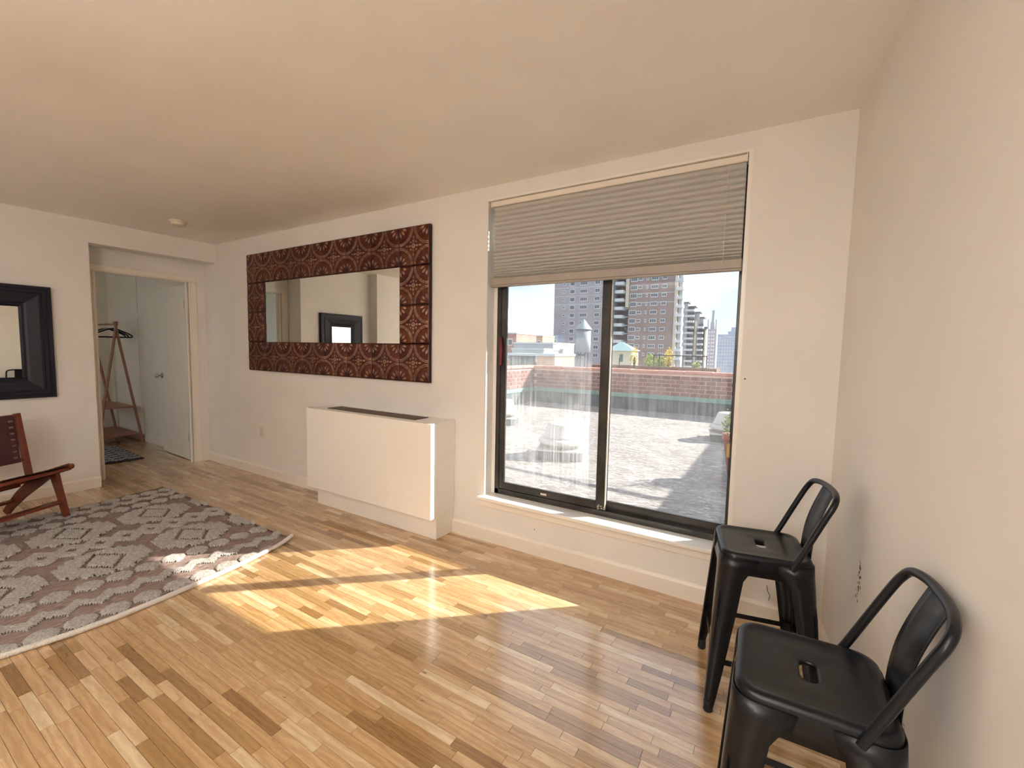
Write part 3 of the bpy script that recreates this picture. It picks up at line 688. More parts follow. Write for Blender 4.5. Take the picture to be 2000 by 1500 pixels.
# local axes: +x forward, far side at y=0, near side at y=-.62
WD = -.60
def lath(b, P, t0_, t1_, y0_, y1_):        # a bar following the profile points P with half widths, between y0_ and y1_
    pts = [Vector((p[0], 0, p[1])) for p in P]; up, dn = [], []
    for i, p in enumerate(pts):
        a_ = pts[max(i - 1, 0)]; c_ = pts[min(i + 1, len(pts) - 1)]; t = (c_ - a_).normalized(); nrm = Vector((-t.z, 0, t.x)); w_ = P[i][2]
        up.append(p + nrm * w_); dn.append(p - nrm * w_)
    poly = [(v.x, v.z) for v in up] + [(v.x, v.z) for v in dn[::-1]]
    b.prism(poly, y0_, y1_, axis='Y')
for y0_ in (0.0, WD):
    ya, yb_ = y0_ - .014, y0_ + .014
    b = MB(); lath(b, [(.085, .397, .010), (.07, .392, .019), (-.1, .332, .021), (-.33, .262, .021), (-.45, .222, .018)], 0, 0, ya, yb_); fixn(b.build('side_rail', M_teak, parent=ch))
    b = MB(); lath(b, [(-.075, .335, .030), (-.04, .20, .022), (.010, .0, .018)], 0, 0, ya, yb_); fixn(b.build('leg', M_teak, parent=ch))
    b = MB(); lath(b, [(-.10, .325, .020), (-.17, .285, .030), (-.27, .23, .042), (-.37, .15, .036), (-.47, .05, .026), (-.51, .0, .022)], 0, 0, ya, yb_); fixn(b.build('leg', M_teak, parent=ch))
    b = MB(); yo = y0_ + (.028 if y0_ == 0 else -.028); lath(b, [(-.295, .20, .020), (-.33, .30, .021), (-.37, .55, .020), (-.405, .775, .018)], 0, 0, yo - .013, yo + .013); fixn(b.build('back_post', M_teak, parent=ch))
for (xx, zz, w2, hgt) in ((-.02, .115, .030, .010), (-.43, .10, .022, .010), (.055, .375, .02, .012), (-.36, .235, .012, .02)):
    b = MB(); b.bbox(xx - w2, xx + w2, WD + .014, -.014, zz - hgt, zz + hgt, b=.003); b.build('cross_rail', M_teak, parent=ch)
for (x_, z_) in ((-.402, .755), (-.362, .42)): one('back_rail', lambda b: b.tube([(x_, WD - .016, z_), (x_, .016, z_)], .014, 12), M_teak, parent=ch)
b = MB(); n1 = 10
for i in range(n1):
    t = i / (n1 - 1)
P1 = [(-.388 + .003, .765), (-.372, .65), (-.362, .55), (-.352, .45), (-.345, .405)]
def sheet(P, ya, yb_, th_):
    b = MB(); up = [(x_, z_) for x_, z_ in P]; dn = [(x_ - th_, z_ - .001) for x_, z_ in P[::-1]]; b.prism(up + dn, ya, yb_, axis='Y'); return fixn(b.build('leather_back', M_leather, parent=ch))
bk = sheet(P1, WD + .02, -.004, .006)
for i in range(7):
    z_ = .44 + .046 * i; x_ = -.353 - .025 * (z_ - .42) / .33 * 1.3
    for yy in (-.035, WD + .055): bx('lace', M_lace, x_ + .003, x_ + .010, yy - .012, yy + .012, z_, z_ + .012, parent=bk)
b = MB(); P2 = [(.070, .405), (0.0, .375), (-.10, .338), (-.2, .308), (-.33, .268)]
b.prism([(x_, z_) for x_, z_ in P2] + [(x_, z_ - .006) for x_, z_ in P2[::-1]], WD + .012, -.012, axis='Y'); st_ = fixn(b.build('leather_seat', M_leather, parent=ch))
for i in range(6):
    x_ = .03 - .062 * i
    for yy in (0.0, WD):
        zc = .378 + (x_ - .03) * .33; M2 = Matrix.Translation((x_, yy, zc)) @ Matrix.Rotation(-.32, 4, 'Y')
        b = MB(); b.bbox(-.026, .026, -.0165, .0165, -.024, .026, b=.003, M=M2); b.build('wrap', M_leather, parent=st_)

# ------------------------------------------------------------------ big rug
rug = empty('tufted_rug', (1.56, -1.9, 0), label='large brown flat-woven rug with raised cream tufts and pale bound edge', cat='rug')
RO = Vector((1.56, -1.9))
EDGE = [(2.535, -.745), (2.585, -.95), (2.630, -1.15), (2.655, -1.35), (2.672, -1.55), (2.680, -1.75), (2.665, -1.92), (2.625, -2.1), (2.60, -2.35), (2.61, -2.7), (2.62, -3.2)]
def xedge(y):
    for (xa, ya), (xb, yb_) in zip(EDGE, EDGE[1:]):
        if yb_ <= y <= ya: return xa + (xb - xa) * (ya - y) / (ya - yb_)
    return EDGE[0][0] if y > -.745 else EDGE[-1][0]
YT, YBOT = -.747, -3.2
def xleft(y): return .49 + (y - YT) * -.12 if y > -1.6 else .592
ny, nx = 60, 40; b = MB(); vs = []
for j in range(ny + 1):
    yy = YT + (YBOT - YT) * j / ny; xa, xb = xleft(yy), xedge(yy)
    for i in range(nx + 1):
        xx = xa + (xb - xa) * i / nx; lift = .020 * max(0, 1 - math.hypot(xx - 2.54, yy + .745) / .10) ** 1.5 + .006 * max(0, 1 - (xb - xx) / .04)
        vs.append((xx - RO.x, yy - RO.y, .006 + lift))
b.add(vs, [(j * (nx + 1) + i, (j + 1) * (nx + 1) + i, (j + 1) * (nx + 1) + i + 1, j * (nx + 1) + i + 1) for j in range(ny) for i in range(nx)], True)
rb = b.build('backing', M_weave, parent=rug); md = rb.modifiers.new('t', 'SOLIDIFY'); md.thickness = .005; md.offset = -1
b = MB(); pts = []
for k in range(60):
    yy = YT + (YBOT - YT) * k / 59; lift = .022 * max(0, 1 - math.hypot(xedge(yy) - 2.54, yy + .745) / .12) ** 1.5; pts.append((xedge(yy) - RO.x + .002, yy - RO.y, .013 + lift))
b.tube(pts, .0135, 10); b.build('side_binding', M_bind, parent=rug)
b = MB(); b.tube([(xleft(YT) - RO.x, YT - RO.y, .009), (1.4 - RO.x, YT - RO.y, .009), (2.40 - RO.x, YT - RO.y, .009), (2.535 - RO.x, YT - RO.y, .026)], .004, 8); b.build('end_binding', m_var('tan_binding', '#9a8072', '#a88e80', .9, 20), parent=rug)
G = .0085
def patch(name, shape, x0_, x1_, y0_, y1_, hgt=.013, parent=rug, off=RO, clip=True, z0=.006, mat=None):
    nx_ = int((x1_ - x0_) / G) + 1; ny_ = int((y1_ - y0_) / G) + 1; idx = {}; vs, fs = [], []
    ins = lambda xx, yy: shape(xx, yy) - (0 if not clip else max(0, (yy - (YT - .006)) * 40, (xx - xedge(yy) + .008) * 40, (xleft(yy) + .008 - xx) * 40))
    def vid(i, j):
        if (i, j) not in idx:
            xx, yy = x0_ + i * G, y0_ + j * G; d = min(1, max(0, ins(xx, yy) * 3.2)); jz = random.random() ** .7
            idx[(i, j)] = len(vs); vs.append((xx - off.x + (random.random() - .5) * .004, yy - off.y + (random.random() - .5) * .004, z0 + (.0 if d <= 0 else hgt * (.35 + .65 * math.sqrt(d)) * (.55 + .6 * jz))))
        return idx[(i, j)]
    for j in range(ny_):
        for i in range(nx_):
            if ins(x0_ + (i + .5) * G, y0_ + (j + .5) * G) > 0: fs.append((vid(i, j), vid(i + 1, j), vid(i + 1, j + 1), vid(i, j + 1)))
    if len(fs) < 4: return None
    b = MB(); b.add(vs, fs, True); return b.build(name, mat or M_tuft, parent=parent)
PY = .1315
def oval(cx_, cy_): return lambda x_, y_: 1 - (abs(x_ - cx_) / .064) ** 1.5 - (abs(y_ - cy_) / .066) ** 1.7
for cx_, sh in ((2.20, 0), (2.578, 0), (.92, 0), (.62, .03)):
    k = 0
    while True:
        cy_ = -.928 + PY + sh - PY * k; k += 1
        if cy_ < YBOT + .05: break
        if cy_ > -.74: continue
        patch('tuft', oval(cx_, cy_), cx_ - .07, cx_ + .07, cy_ - .07, cy_ + .07)
def zig(cx_):
    def f(x_, y_):
        c_ = cx_ + .030 * math.asin(math.sin(2 * PI * (y_ + .06) / PY)) / (PI / 2); return 1 - (abs(x_ - c_) / .042) ** 2
    return f
for cx_ in (2.392, .765): patch('wavy_tuft', zig(cx_), cx_ - .08, cx_ + .08, YBOT + .02, YT)
def medal(cx_, cy_):
    def f(x_, y_):
        ax, ay = abs(x_ - cx_), abs(y_ - cy_); st = .046; q_ = (math.floor(ay / st) + .5) * st; sc_ = .010 * math.cos(2 * PI * ay / st)
        lim = min(.205, .285 - .95 * q_); h = min((lim - ax - sc_ * .6) / .03, (.222 - ay) / .02)
        d = ax / .150 + ay / .098; ring = abs(d - 1) / .11
        return min(h, (ring - 1) * 1.2)
    return f
for cx_, c0 in ((1.905, -1.095), (1.228, -1.07)):
    for k in range(-1, 5):
        cy_ = c0 - .475 * k
        if cy_ < YBOT: continue
        patch('medallion_tuft', medal(cx_, cy_), cx_ - .23, cx_ + .23, cy_ - .235, min(cy_ + .235, YT))
def chain(x_, y_):
    t = (y_ + 1.49) / .139; fr_ = abs(t - round(t)); dx_ = abs(x_ - 1.56); hol = dx_ / .036 + fr_ * .139 / .030
    return min((1.45 - (dx_ / .10 + fr_ * .139 / .085)) , (hol - 1) * 1.0)
patch('chain_tuft', chain, 1.40, 1.72, YBOT + .02, YT)

# ------------------------------------------------------------------ bedroom: clothes rack, hangers, rug
rk = empty('clothes_rack', (-2.45, -.27, 0), label='pale wooden A-frame clothes rack with two shelves in the bedroom', cat='clothes rack')
for fx in (.40, -.50):
    for sy in (1, -1):
        b = MB(); p0 = Vector((fx, sy * .235, 0)); p1 = Vector((fx, -sy * .012 + .005, 1.62)); b.tube([p0, p1], .016, 4, smooth=False); b.build('leg', M_rack, parent=rk)
one('rail', lambda b: b.tube([(-.55, 0, 1.585), (.47, 0, 1.585)], .010, 12), M_rack, parent=rk)
for z, hwid in ((.10, .225), (.48, .17)):
    b = MB(); b.bbox(-.50, .40, -hwid, hwid, z, z + .016, b=.003); b.build('shelf', M_rack, parent=rk)
M_hang = Mat('navy_velvet', '#0e1224', .8).m; M_hangw = Mat('pale_hanger', '#a8a8b0', .5).m
def hanger(x, rz, mat, label):
    hg = empty('hanger', (-2.45 + x, -.265, 1.585), rz, label, 'hanger', 'hangers on the clothes rack')
    b = MB(); hk = [(0, .0 + .016 * math.cos(t), .012 * 0 + .016 * math.sin(t) + .002) for t in [PI * (1.0 - k / 8 * 1.35) for k in range(9)]]
    b.tube([(0, 0, -.055), (0, 0, -.035), (0, .012, -.018)] + [(0, q[1], q[2]) for q in hk[::-1]], .0018, 6); b.build('hook', M_chrome, parent=hg)
    b = MB(); b.tube([(0, 0, -.055), (0, .05, -.065), (0, .16, -.112), (0, .205, -.140), (0, .212, -.156), (0, .198, -.166), (0, 0, -.166), (0, -.198, -.166), (0, -.212, -.156), (0, -.205, -.140), (0, -.16, -.112), (0, -.05, -.065)], .0085, 8, closed=True, sx=1.0); b.build('shoulder_frame', mat, parent=hg)
    return hg
hanger(.30, .12, M_hang, 'navy hanger on the rack rail nearest the door'); hanger(.24, -.10, M_hangw, 'pale grey hanger between the navy ones on the rack')
for k, (x_, r_) in enumerate(((.18, .2), (.12, -.05), (.05, .1))): hanger(x_, r_, M_hang, ('navy hanger just behind the pale hanger on the rack rail', 'navy hanger halfway along the cluster on the rack rail', 'navy hanger deepest in the bedroom on the rack rail')[k])
rg2 = empty('bedroom_rug', (-1.45, -.80, 0), math.radians(-3), 'small grey rug with dark wavy pattern on the bedroom floor', 'rug')
M_rg2 = m_var('charcoal_weave', '#2c2630', '#3c343c', .95, 30); M_tf2 = m_var('pale_grey_tuft', '#8b8a90', '#a5a3a6', 1, 60)
bxx('backing', M_rg2, -.52, .52, -.75, .42, .001, .012, bev=.003, parent=rg2)
b0 = Vector((0, 0))
for k in range(8):
    cx_ = -.44 + k * .125
    patch('wavy_tuft', (lambda c: (lambda x_, y_: 1 - (abs(x_ - c - .018 * math.sin(y_ * 40)) / .034) ** 2))(cx_), cx_ - .07, cx_ + .07, -.73, .40, .010, rg2, b0, False, .012, M_tf2)

# ------------------------------------------------------------------ roof terrace outside
bx('roof_deck', M_roof, -9, 9, .18, 16, -.25, 0.0, kind=S)
pw = empty('parapet_wall', (2.4, 7.85, 0), kind=S)
PX, PYY = 2.4, 7.85; XC = -.25; XE = 6.9
bx('wall_core', M_mortar, XC - PX, XE - PX, .006, .26, 0, .885, parent=pw)
bx('wall_core', M_mortar, XC - .26 - PX, XC - .006 - PX, -5.9, .26, 0, .885, parent=pw)
bx('tar_base', M_base, XC + .03 - PX, XE - PX, -.03, .006, 0, .285, parent=pw); bx('tar_base', M_base, XC - .006 - PX, XC + .03 - PX, -5.9, -.03, 0, .285, parent=pw)
bxx('flashing', M_flash, XC + .05 - PX, XE - PX, -.055, .006, .285, .385, bev=.01, parent=pw); bxx('flashing', M_flash, XC - .006 - PX, XC + .05 - PX, -5.9, .006, .285, .385, bev=.01, parent=pw)
BL, BH, J = .208, .091, .015
b = MB(); b.bbox(0, BL - J, -.008, .02, 0, BH - J, b=.002); bproto = b.build('brick', M_brick, parent=pw); first = True; nb = 0
for r_ in range(6):
    z = .393 + r_ * BH
    if z + BH > .905: continue
    x = XC + (.0 if r_ % 2 else -BL / 2) + BL * (1 - 0); x -= BL * .5
    while x < XE - .1:
        if x > XC - .02:
            o = bproto if first else bproto.copy()
            if not first: COL.objects.link(o); o.parent = pw
            first = False; o.location = (x - PX, rng.uniform(-.002, .002), z); nb += 1
        x += BL
    y = -BL * (.5 if r_ % 2 else 1.0)
    while y > -3.4:
        o = bproto.copy(); COL.objects.link(o); o.parent = pw; o.rotation_euler = (0, 0, PI / 2); o.location = (XC - PX, y, z); nb += 1
        y -= BL
x = XC - .3; k = 0
while x < XE:
    dz = .004 * math.sin(k * 2.1); b = MB(); b.bbox(x - PX, x + .58 - PX, -.04, .30, .885 + dz, .952 + dz, b=.012); b.build('coping_stone', M_coping, parent=pw); x += .588; k += 1
y = -.05; k = 0
while y > -5.8:
    b = MB(); b.bbox(XC - .30 - PX, XC + .04 - PX, y - .58, y, .885, .952, b=.012); b.build('coping_stone', M_coping, parent=pw); y -= .588
# bulkhead wall that shades the right of the deck, with a pipe arm
bh = empty('bulkhead', (8.0, 6.0, 0), label='tall rendered bulkhead wall beside the roof terrace', cat='wall')
one('wall_block', lambda b: b.box(7.27 - 8, 1.2, 3.62 - 6, 1.8, 0, 2.3), M_bgrey, parent=bh)
one('pipe_arm', lambda b: b.tube([(7.3 - 8, 4.10 - 6, 2.36), (6.2 - 8, 4.14 - 6, 2.33), (4.95 - 8, 4.2 - 6, 2.3)], [.045, .035, .02], 12), M_curb, parent=bh)

def roof_vent(x, y, rz, label):
    v = empty('roof_vent', (x, y, 0), rz, label, 'roof vent', 'roof vents on the terrace')
    bxx('curb', M_curb, -.27, .27, -.27, .27, 0, .110, bev=.01, parent=v); bxx('curb_plate', M_hood, -.295, .295, -.295, .295, .110, .130, bev=.006, parent=v)
    one('base_ring', lambda b: b.lathe([(.19, .13), (.215, .135), (.22, .175), (.295, .182), (.302, .20), (.285, .235), (.25, .252), (.225, .256)], n=40), M_hood, parent=v)
    one('cap', lambda b: b.lathe([(.235, .250), (.244, .256), (.244, .272), (.232, .280), (.188, .415), (.178, .430), (.12, .440), (0, .443)], n=40), M_hood, parent=v)
    return v
roof_vent(3.03, 2.62, math.radians(20), 'white domed roof vent standing in the middle of the left pane')
roof_vent(1.02, 4.35, math.radians(20), 'white domed roof vent at the left edge of the left pane')
roof_vent(4.75, 5.15, math.radians(10), 'white domed roof vent near the parapet behind the potted plant')
# potted plant
def leaves(b, c, rx, ry, rz_, n, s, rnd, up=0.0):
    for _ in range(n):
        while True:
            p = Vector((rnd.uniform(-1, 1), rnd.uniform(-1, 1), rnd.uniform(-1, 1)))
            if p.length < 1: break
        p = Vector((c[0] + p.x * rx, c[1] + p.y * ry, c[2] + p.z * rz_)); a = Vector((rnd.gauss(0, 1), rnd.gauss(0, 1), rnd.gauss(0, 1) + up)).normalized(); t = a.orthogonal().normalized(); k = s * rnd.uniform(.6, 1.3)
        b.add([p - a * k, p + t * k * .35, p + a * k, p - t * k * .35], [(0, 1, 2, 3)])
pp = empty('potted_plant', (5.06, 2.72, 0), 0, 'tall terracotta planter with a wispy green plant at the right of the terrace', 'potted plant')
one('pot', lambda b: b.lathe([(0, 0), (.10, 0), (.105, .02), (.165, .44), (.18, .445), (.18, .50), (.16, .50), (.155, .46), (0, .455)], n=36), M_terra, parent=pp)
b = MB(); rp = random.Random(5)
for i in range(34):
    a = rp.uniform(0, 2 * PI); l_ = rp.uniform(.10, .34); o_ = rp.uniform(.02, .16); b.tube([(.05 * math.cos(a), .05 * math.sin(a), .45), (.6 * o_ * math.cos(a), .6 * o_ * math.sin(a), .45 + l_ * .6), (1.3 * o_ * math.cos(a), 1.3 * o_ * math.sin(a), .45 + l_)], [.003, .002, .001], 5)
b.build('stems', M_stem, parent=pp, kind='stuff')
b = MB(); leaves(b, (0, 0, .60), .19, .19, .15, 520, .028, rp, .8); leaves(b, (-.02, 0, .76), .12, .12, .10, 110, .02, rp, .8); b.build('foliage', M_leafd, parent=pp, kind='stuff')

# things on the neighbouring roof garden beyond the parapet
def shrub(x, y, z, w_, h_, mat, label, n=320, s=.03, grp='roof garden shrubs'):
    t = empty('shrub', (x, y, z - .35), 0, label, 'shrub', grp); b = MB()
    b.tube([(0, 0, 0), (.02, 0, .35 + h_ * .5)], [.02, .008], 6)
    for i in range(6):
        a = i * 1.05; b.tube([(0, 0, .25 + i * .02), (w_ * .35 * math.cos(a), w_ * .35 * math.sin(a), .35 + h_ * .6)], [.008, .003], 5)
    b.build('stem', M_stem, parent=t); b = MB(); leaves(b, (0, 0, .35 + h_ * .45), w_ / 2, w_ / 2, h_ * .55, n, s, rp); leaves(b, (.02, 0, .35 + h_ * .85), w_ / 4, w_ / 4, h_ * .25, n // 5, s, rp); b.build('foliage', mat, parent=t, kind='stuff')
tb = empty('planter_box', (2.2, 9.0, 0), 0, 'long dark planter box on the roof garden beyond the brick parapet', 'planter')
def tbx(b): b.box(-1.2, 1.9, -.2, .0, 0, 1.0); b.box(-1.2, 1.9, .35, .55, 0, 1.0); b.box(-1.2, -1.0, 0, .35, 0, 1.0); b.box(1.7, 1.9, 0, .35, 0, 1.0)
one('box', tbx, m_var('planter_wood', '#5a4038', '#6e5248', .8, 5), parent=tb); bx('soil', M_soil, -1.0, 1.7, 0, .35, 0, .97, parent=tb)
shrub(2.06, 9.15, 1.0, .26, .48, M_leafy, 'tall thin yellow-green shrub in front of the cream pavilion', 260, .026)
shrub(2.46, 9.15, 1.0, .30, .30, M_leafg, 'low bushy green shrub just right of the cream pavilion', 340)
shrub(2.74, 9.15, 1.0, .28, .26, M_leafg, 'round green shrub left of the railing end', 300)
shrub(2.92, 9.18, 1.0, .28, .46, M_leafy, 'tall yellow shrub behind the left end of the railing', 340)
shrub(3.60, 9.15, .98, .22, .16, M_leafg, 'small low green shrub behind the middle of the railing', 160)
rl = empty('terrace_railing', (2.65, 8.75, .9), 0, 'dark iron railing with a flat top rail beyond the parapet', 'railing')
one('top_rail', lambda b: b.box(0, 1.25, -.02, .02, .380, .402), M_iron, parent=rl)
for x_ in (.01, .145, .70, 1.14, 1.23): one('post', lambda b: b.box(x_ - .009, x_ + .009, -.01, .01, 0, .382), M_iron, parent=rl)
for k, (x_, h_) in enumerate(((1.77, .30), (2.16, .33))): 
    tag(one('garden_stake', lambda b: b.tube([(x_, 8.8, .9), (x_, 8.8, .9 + h_)], .012, 8), M_iron), ('thin dark stake left of the yellow-green shrub', 'thin dark stake right of the yellow-green shrub')[k], 'stake')

# pavilion, water tower, low blocks
pv = empty('pavilion', (-9.6, 46, 0), 0, 'small cream pavilion with a pale teal hipped roof', 'pavilion')
bx('wall', M_byel, -1.45, 1.25, -1.2, 1.2, -4, 1.55, parent=pv)
b = MB(); b.add([(-1.65, -1.4, 1.5), (1.45, -1.4, 1.5), (1.45, 1.4, 1.5), (-1.65, 1.4, 1.5), (-.5, 0, 2.45), (-.1, 0, 2.45)], [(0, 1, 5, 4), (1, 2, 5), (2, 3, 4, 5), (3, 0, 4), (0, 3, 2, 1)]); b.build('roof', M_bteal, parent=pv)
bx('window', M_bpane, -.1, .25, -1.24, -1.19, .3, 1.1, parent=pv)
wtw = empty('water_tower', (-19.4, 58, 0), 0, 'pale grey cylindrical water tower with a conical roof behind the centre stile', 'water tower')
one('tank', lambda b: b.lathe([(0, 1.2), (1.05, 1.2), (1.05, 4.6), (0, 4.6)], n=28), M_bgrey, parent=wtw)
one('roof', lambda b: b.lathe([(1.25, 4.5), (.05, 6.0), (0, 6.05)], n=28), M_bgrey, parent=wtw)
for k in range(4): one('leg', lambda b: b.tube([(.8 * math.cos(k * PI / 2 + .8), .8 * math.sin(k * PI / 2 + .8), 1.25), (1.0 * math.cos(k * PI / 2 + .8), 1.0 * math.sin(k * PI / 2 + .8), -8)], .09, 6), M_curb, parent=wtw)
def bearing(u, v): return RW.transposed() @ Vector(((u - 1000) / 860.75, (750 - v) / 860.75, -1))
def xw(u, y): d = bearing(u, 680); return CX + d.x / d.y * (y - CY)
def zw(v, y, u=1250): d = bearing(u, v); return CZ + d.z / d.y * (y - CY)
def block(name, u0, u1, vtop, y, dep, mat, label, rows=0, cols=0, group='low blocks on the left skyline', roof=None):
    x0_, x1_ = xw(u0, y), xw(u1, y); zt_ = zw(vtop, y, u0); o = empty(name, ((x0_ + x1_) / 2, y, -30), 0, label, 'building', group); W2 = (x1_ - x0_) / 2
    bx('wall', mat, -W2, W2, 0, dep, 0, zt_ + 30, parent=o); bx('roof_edge', roof or M_bslab, -W2 - .1, W2 + .1, -.1, dep, zt_ + 30, zt_ + 30.25, parent=o)
    for r_ in range(rows):
        for c_ in range(cols):
            cx_ = -W2 + (c_ + .5) * 2 * W2 / cols; z_ = zt_ + 30 - 1.6 - r_ * 2.7; ww = min(.5, W2 / cols * .55)
            f_ = bx('window', M_bwin, cx_ - ww, cx_ + ww, -.08, .02, z_ - .65, z_ + .65, parent=o); bx('pane', M_bpane, cx_ - ww * .8, cx_ + ww * .8, -.10, -.07, z_ - .52, z_ + .52, parent=f_)
    return o
block('row_house', 985, 1008, 652, 70, 8, M_bred, 'rose building with sloping top at the left edge of the view', 2, 1)
block('row_house', 1024, 1029, 656, 96, 5, M_bgrey, 'narrow grey rooftop shaft left of the tan block')
block('row_house', 1033, 1059, 657, 84, 6, M_btan, 'tan square rooftop block on the left skyline', 1, 2)
block('row_house', 1003, 1080, 671, 66, 9, M_bgrey, 'long low grey building below the tan block', 1, 7)
block('row_house', 1000, 1062, 683, 50, 6, M_bwhite, 'long white building in front of the grey one', 1, 6)
block('row_house', 995, 1046, 694, 40, 5, M_curb, 'dark grey low building just above the parapet')
block('row_house', 1049, 1084, 695, 38, 5, M_btan, 'cream low building beside the brick tower', 1, 4)
block('row_house', 1076, 1089, 657, 120, 6, M_bfar, 'hazy narrow block at the left foot of the brick tower', 2, 1)

# ------------------------------------------------------------------ towers (each window its own part)
def tower_window(par, x, z, w_, h_, y=-.12, n=2):
    b = MB(); b.box(x - w_ / 2, x + w_ / 2, y, .05, z - h_ / 2, z + h_ / 2); f_ = b.build('window', M_bwin, parent=par)
    b = MB(); pw_ = (w_ - .16) / n
    for k in range(n): b.box(x - w_ / 2 + .12 + k * pw_, x - w_ / 2 + .04 + (k + 1) * pw_, y - .04, y, z - h_ / 2 + .16, z + h_ / 2 - .14)
    b.build('pane', M_bpane, parent=f_)
Y1 = 132.0; fp = .0; per = .001137 * (Y1 - CY)
rows = [545 + 16.35 * i for i in range(10)]
t1 = empty('brick_tower', (xw(1210, Y1), Y1, -40), 0, 'tall brown brick apartment tower with white balconies behind the terrace', 'building')
o1 = xw(1210, Y1)
X = lambda u: xw(u, Y1) - o1
Zv = lambda v: zw(v, Y1) + 40
bx('wall', M_bbrick, X(1224), X(1318), 0, 4, 0, 100, parent=t1)
bx('wall', M_bbrick2, X(1088), X(1200), -3, 3, 0, 96, parent=t1)
bx('stair_strip', M_bcream, X(1219), X(1225), -.6, 2, Zv(600), 100, parent=t1)
bx('balcony_core', M_bbrick2, X(1199), X(1224), 3, 4, 0, 100, parent=t1)
bx('corner_strip', M_bcream, X(1313), X(1319), -.4, .5, 0, 100, parent=t1)
bx('corner_column', M_bslab, X(1318), X(1328), 1.5, 4, 0, Zv(676), parent=t1)
bx('balcony_core', M_bslab, X(1319), X(1326), 1.5, 4, Zv(676), 100, parent=t1)
for v in rows:
    z = Zv(v)
    for u, w_, h_, n_ in ((1233, 1.95, 1.45, 3), (1245, 1.25, .95, 2), (1258.5, .5, .95, 1), (1273, 2.05, 1.2, 3), (1292, 1.4, 1.1, 2)): tower_window(t1, X(u - (v - 600) * .02), z, w_, h_, n=n_)
    for u, w_, h_, n_ in ((1107, .8, .8, 1), (1122.5, 1.7, 1.4, 1), (1144, 2.5, 1.3, 4), (1170, 1.7, 1.3, 2)): tower_window(t1, X(u), z - .6, w_, h_, -3.12, n_)
    bx('balcony', M_bslab, X(1199), X(1217), -2.2, 3, z - 1.7, z - .75, parent=t1)
    bx('balcony', M_bslab, X(1316), X(1330), -1.0, 2, z - 1.4, z - .6, parent=t1)
    bx('floor_band', M_bslab, X(1196), X(1224), -.5, 3.1, z + 1.15, z + 1.3, parent=t1)
for v in (558, 575, 592): bx('floor_band', M_bslab, X(1088), X(1200), -3.06, -2.9, Zv(v), Zv(v) + .15, parent=t1)
for v in (574, 592): bx('floor_band', M_bslab, X(1224), X(1316), -.06, .1, Zv(v), Zv(v) + .15, parent=t1)

Y2 = 195.0; o2 = xw(1350, Y2); X = lambda u: xw(u, Y2) - o2; Zv = lambda v: zw(v, Y2, 1350) + 40
t2 = empty('stepped_tower', (o2, Y2, -40), 0, 'grey apartment tower stepping down to the right with many balconies', 'building')
for (ua, ub, v, yo) in ((1318, 1340, 592, 0), (1340, 1353, 600, 1), (1353, 1362, 611, 2), (1362, 1369, 621, 3), (1369, 1375.5, 640, 4)):
    bx('wall', M_bgrey, X(ua), X(ub), yo, yo + 4, 0, Zv(v), parent=t2); bx('roof_edge', M_curb, X(ua) - .2, X(ub) + .4, yo - .6, yo + 4, Zv(v), Zv(v) + .5, parent=t2)
bx('corner_strip', M_bcream, X(1354), X(1358), .5, 4, 0, Zv(626), parent=t2); bx('corner_strip', M_bcream, X(1373), X(1375.8), 2, 5, 0, Zv(645), parent=t2)
k = 0
for i in range(12):
    v = 603 + i * 11
    z = Zv(v)
    bx('balcony', M_bslab, X(1336), X(1353), -1.2, 1.2, z - 1.1, z - .3, parent=t2)
    if v > 628: bx('balcony', M_bslab, X(1359.5), X(1371), -.2, 3, z - 1.1, z - .3, parent=t2)
    for u in (1323, 1329): tower_window(t2, X(u), z + .2, 1.1, 1.1, n=1)
    bx('balcony_recess', M_bpane, X(1337), X(1352), .8, 1.2, z - .3, z + .8, parent=t2)
    if v > 628: bx('balcony_recess', M_bpane, X(1361), X(1370), 1.9, 3.2, z - .3, z + .8, parent=t2)

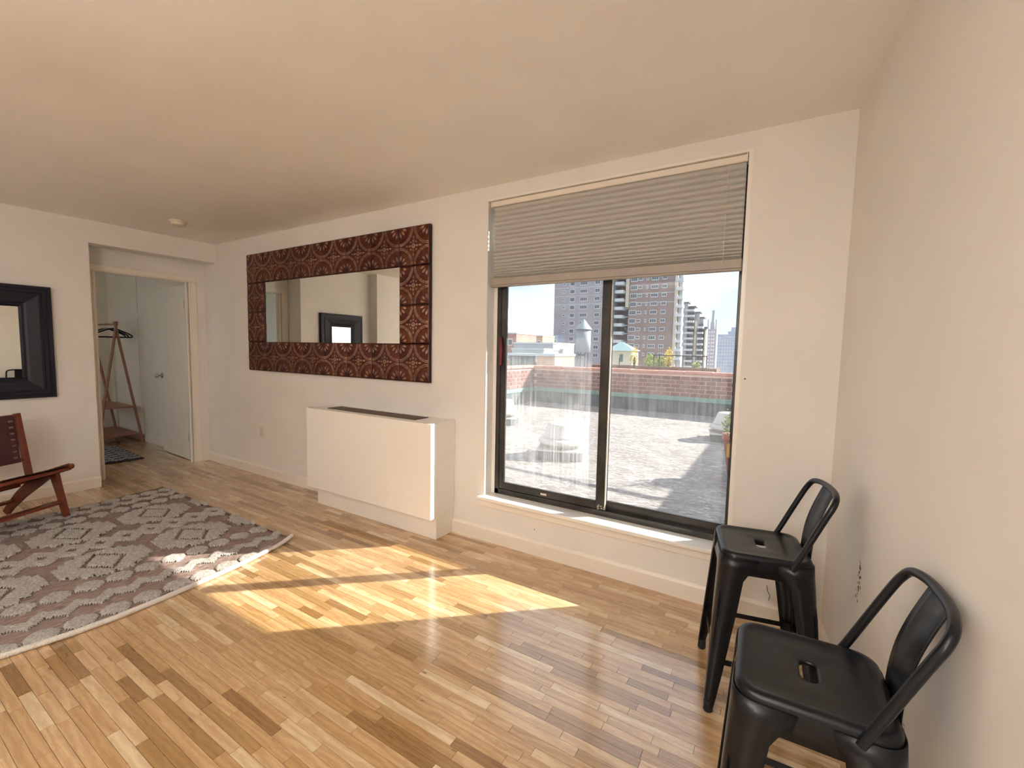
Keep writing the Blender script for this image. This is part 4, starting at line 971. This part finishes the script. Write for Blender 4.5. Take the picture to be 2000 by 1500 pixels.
Y3 = 295.0; o3 = xw(1387, Y3); X = lambda u: xw(u, Y3) - o3; Zv = lambda v: zw(v, Y3, 1387) + 40
t3 = empty('chimney_block', (o3, Y3, -40), 0, 'distant mauve block carrying a tall tapered chimney and two masts', 'building')
bx('wall', m_bld('mauve_block', '#a49aa2', '#b0a6ae'), X(1375), X(1398), 0, 7, 0, Zv(643), parent=t3)
one('chimney', lambda b: b.lathe([(1.5, Zv(645)), (1.3, Zv(628)), (.9, Zv(627)), (.75, Zv(606)), (.9, Zv(605)), (0, Zv(604.5))], (X(1387.5), 6, 0), 16), M_bgrey, parent=t3)
for u in (1378.5, 1394): one('mast', lambda b: b.tube([(X(u), 5, Zv(644)), (X(u), 5, Zv(623))], .35, 6), M_bgrey, parent=t3)
b = MB()
for i in range(12):
    for u in (1379, 1384, 1389, 1393): b.box(X(u) - .35, X(u) + .35, -.1, .05, Zv(650 + i * 7), Zv(650 + i * 7) + 1.0)
b.build('far_windows', M_bwin, parent=t3, kind='stuff')
Y4 = 326.0; o4 = xw(1430, Y4); X = lambda u: xw(u, Y4) - o4; Zv = lambda v: zw(v, Y4, 1430) + 40
t4 = empty('slab_block', (o4, Y4, -40), 0, 'wide hazy blue apartment slab farthest right in the window', 'building')
bx('wall', M_bfar, X(1397), X(1480), 0, 6, 0, Zv(653), parent=t4); bx('roof_house', M_bfar, X(1426), X(1444), 1, 5, Zv(653), Zv(639), parent=t4); bx('roof_house', M_bfar, X(1420), X(1426), 1, 5, Zv(653), Zv(647), parent=t4)
b = MB()
for i in range(11):
    for k in range(14): b.box(X(1400 + k * 5.2) - .5, X(1400 + k * 5.2) + .5, -.12, .05, Zv(661 + i * 6.6), Zv(661 + i * 6.6) + 1.1)
b.build('far_windows', M_bslab, parent=t4, kind='stuff')
for i in range(3): bx('floor_band', M_bslab, X(1412), X(1440), -.4, .05, Zv(657 + i * 5.2) - .5, Zv(657 + i * 5.2), parent=t4)
# ground far below
bx('street_ground', m_var('street_grey', '#8f9296', '#9ea2a6', .9, .02), -400, 400, 20, 900, -41, -40, kind=S)
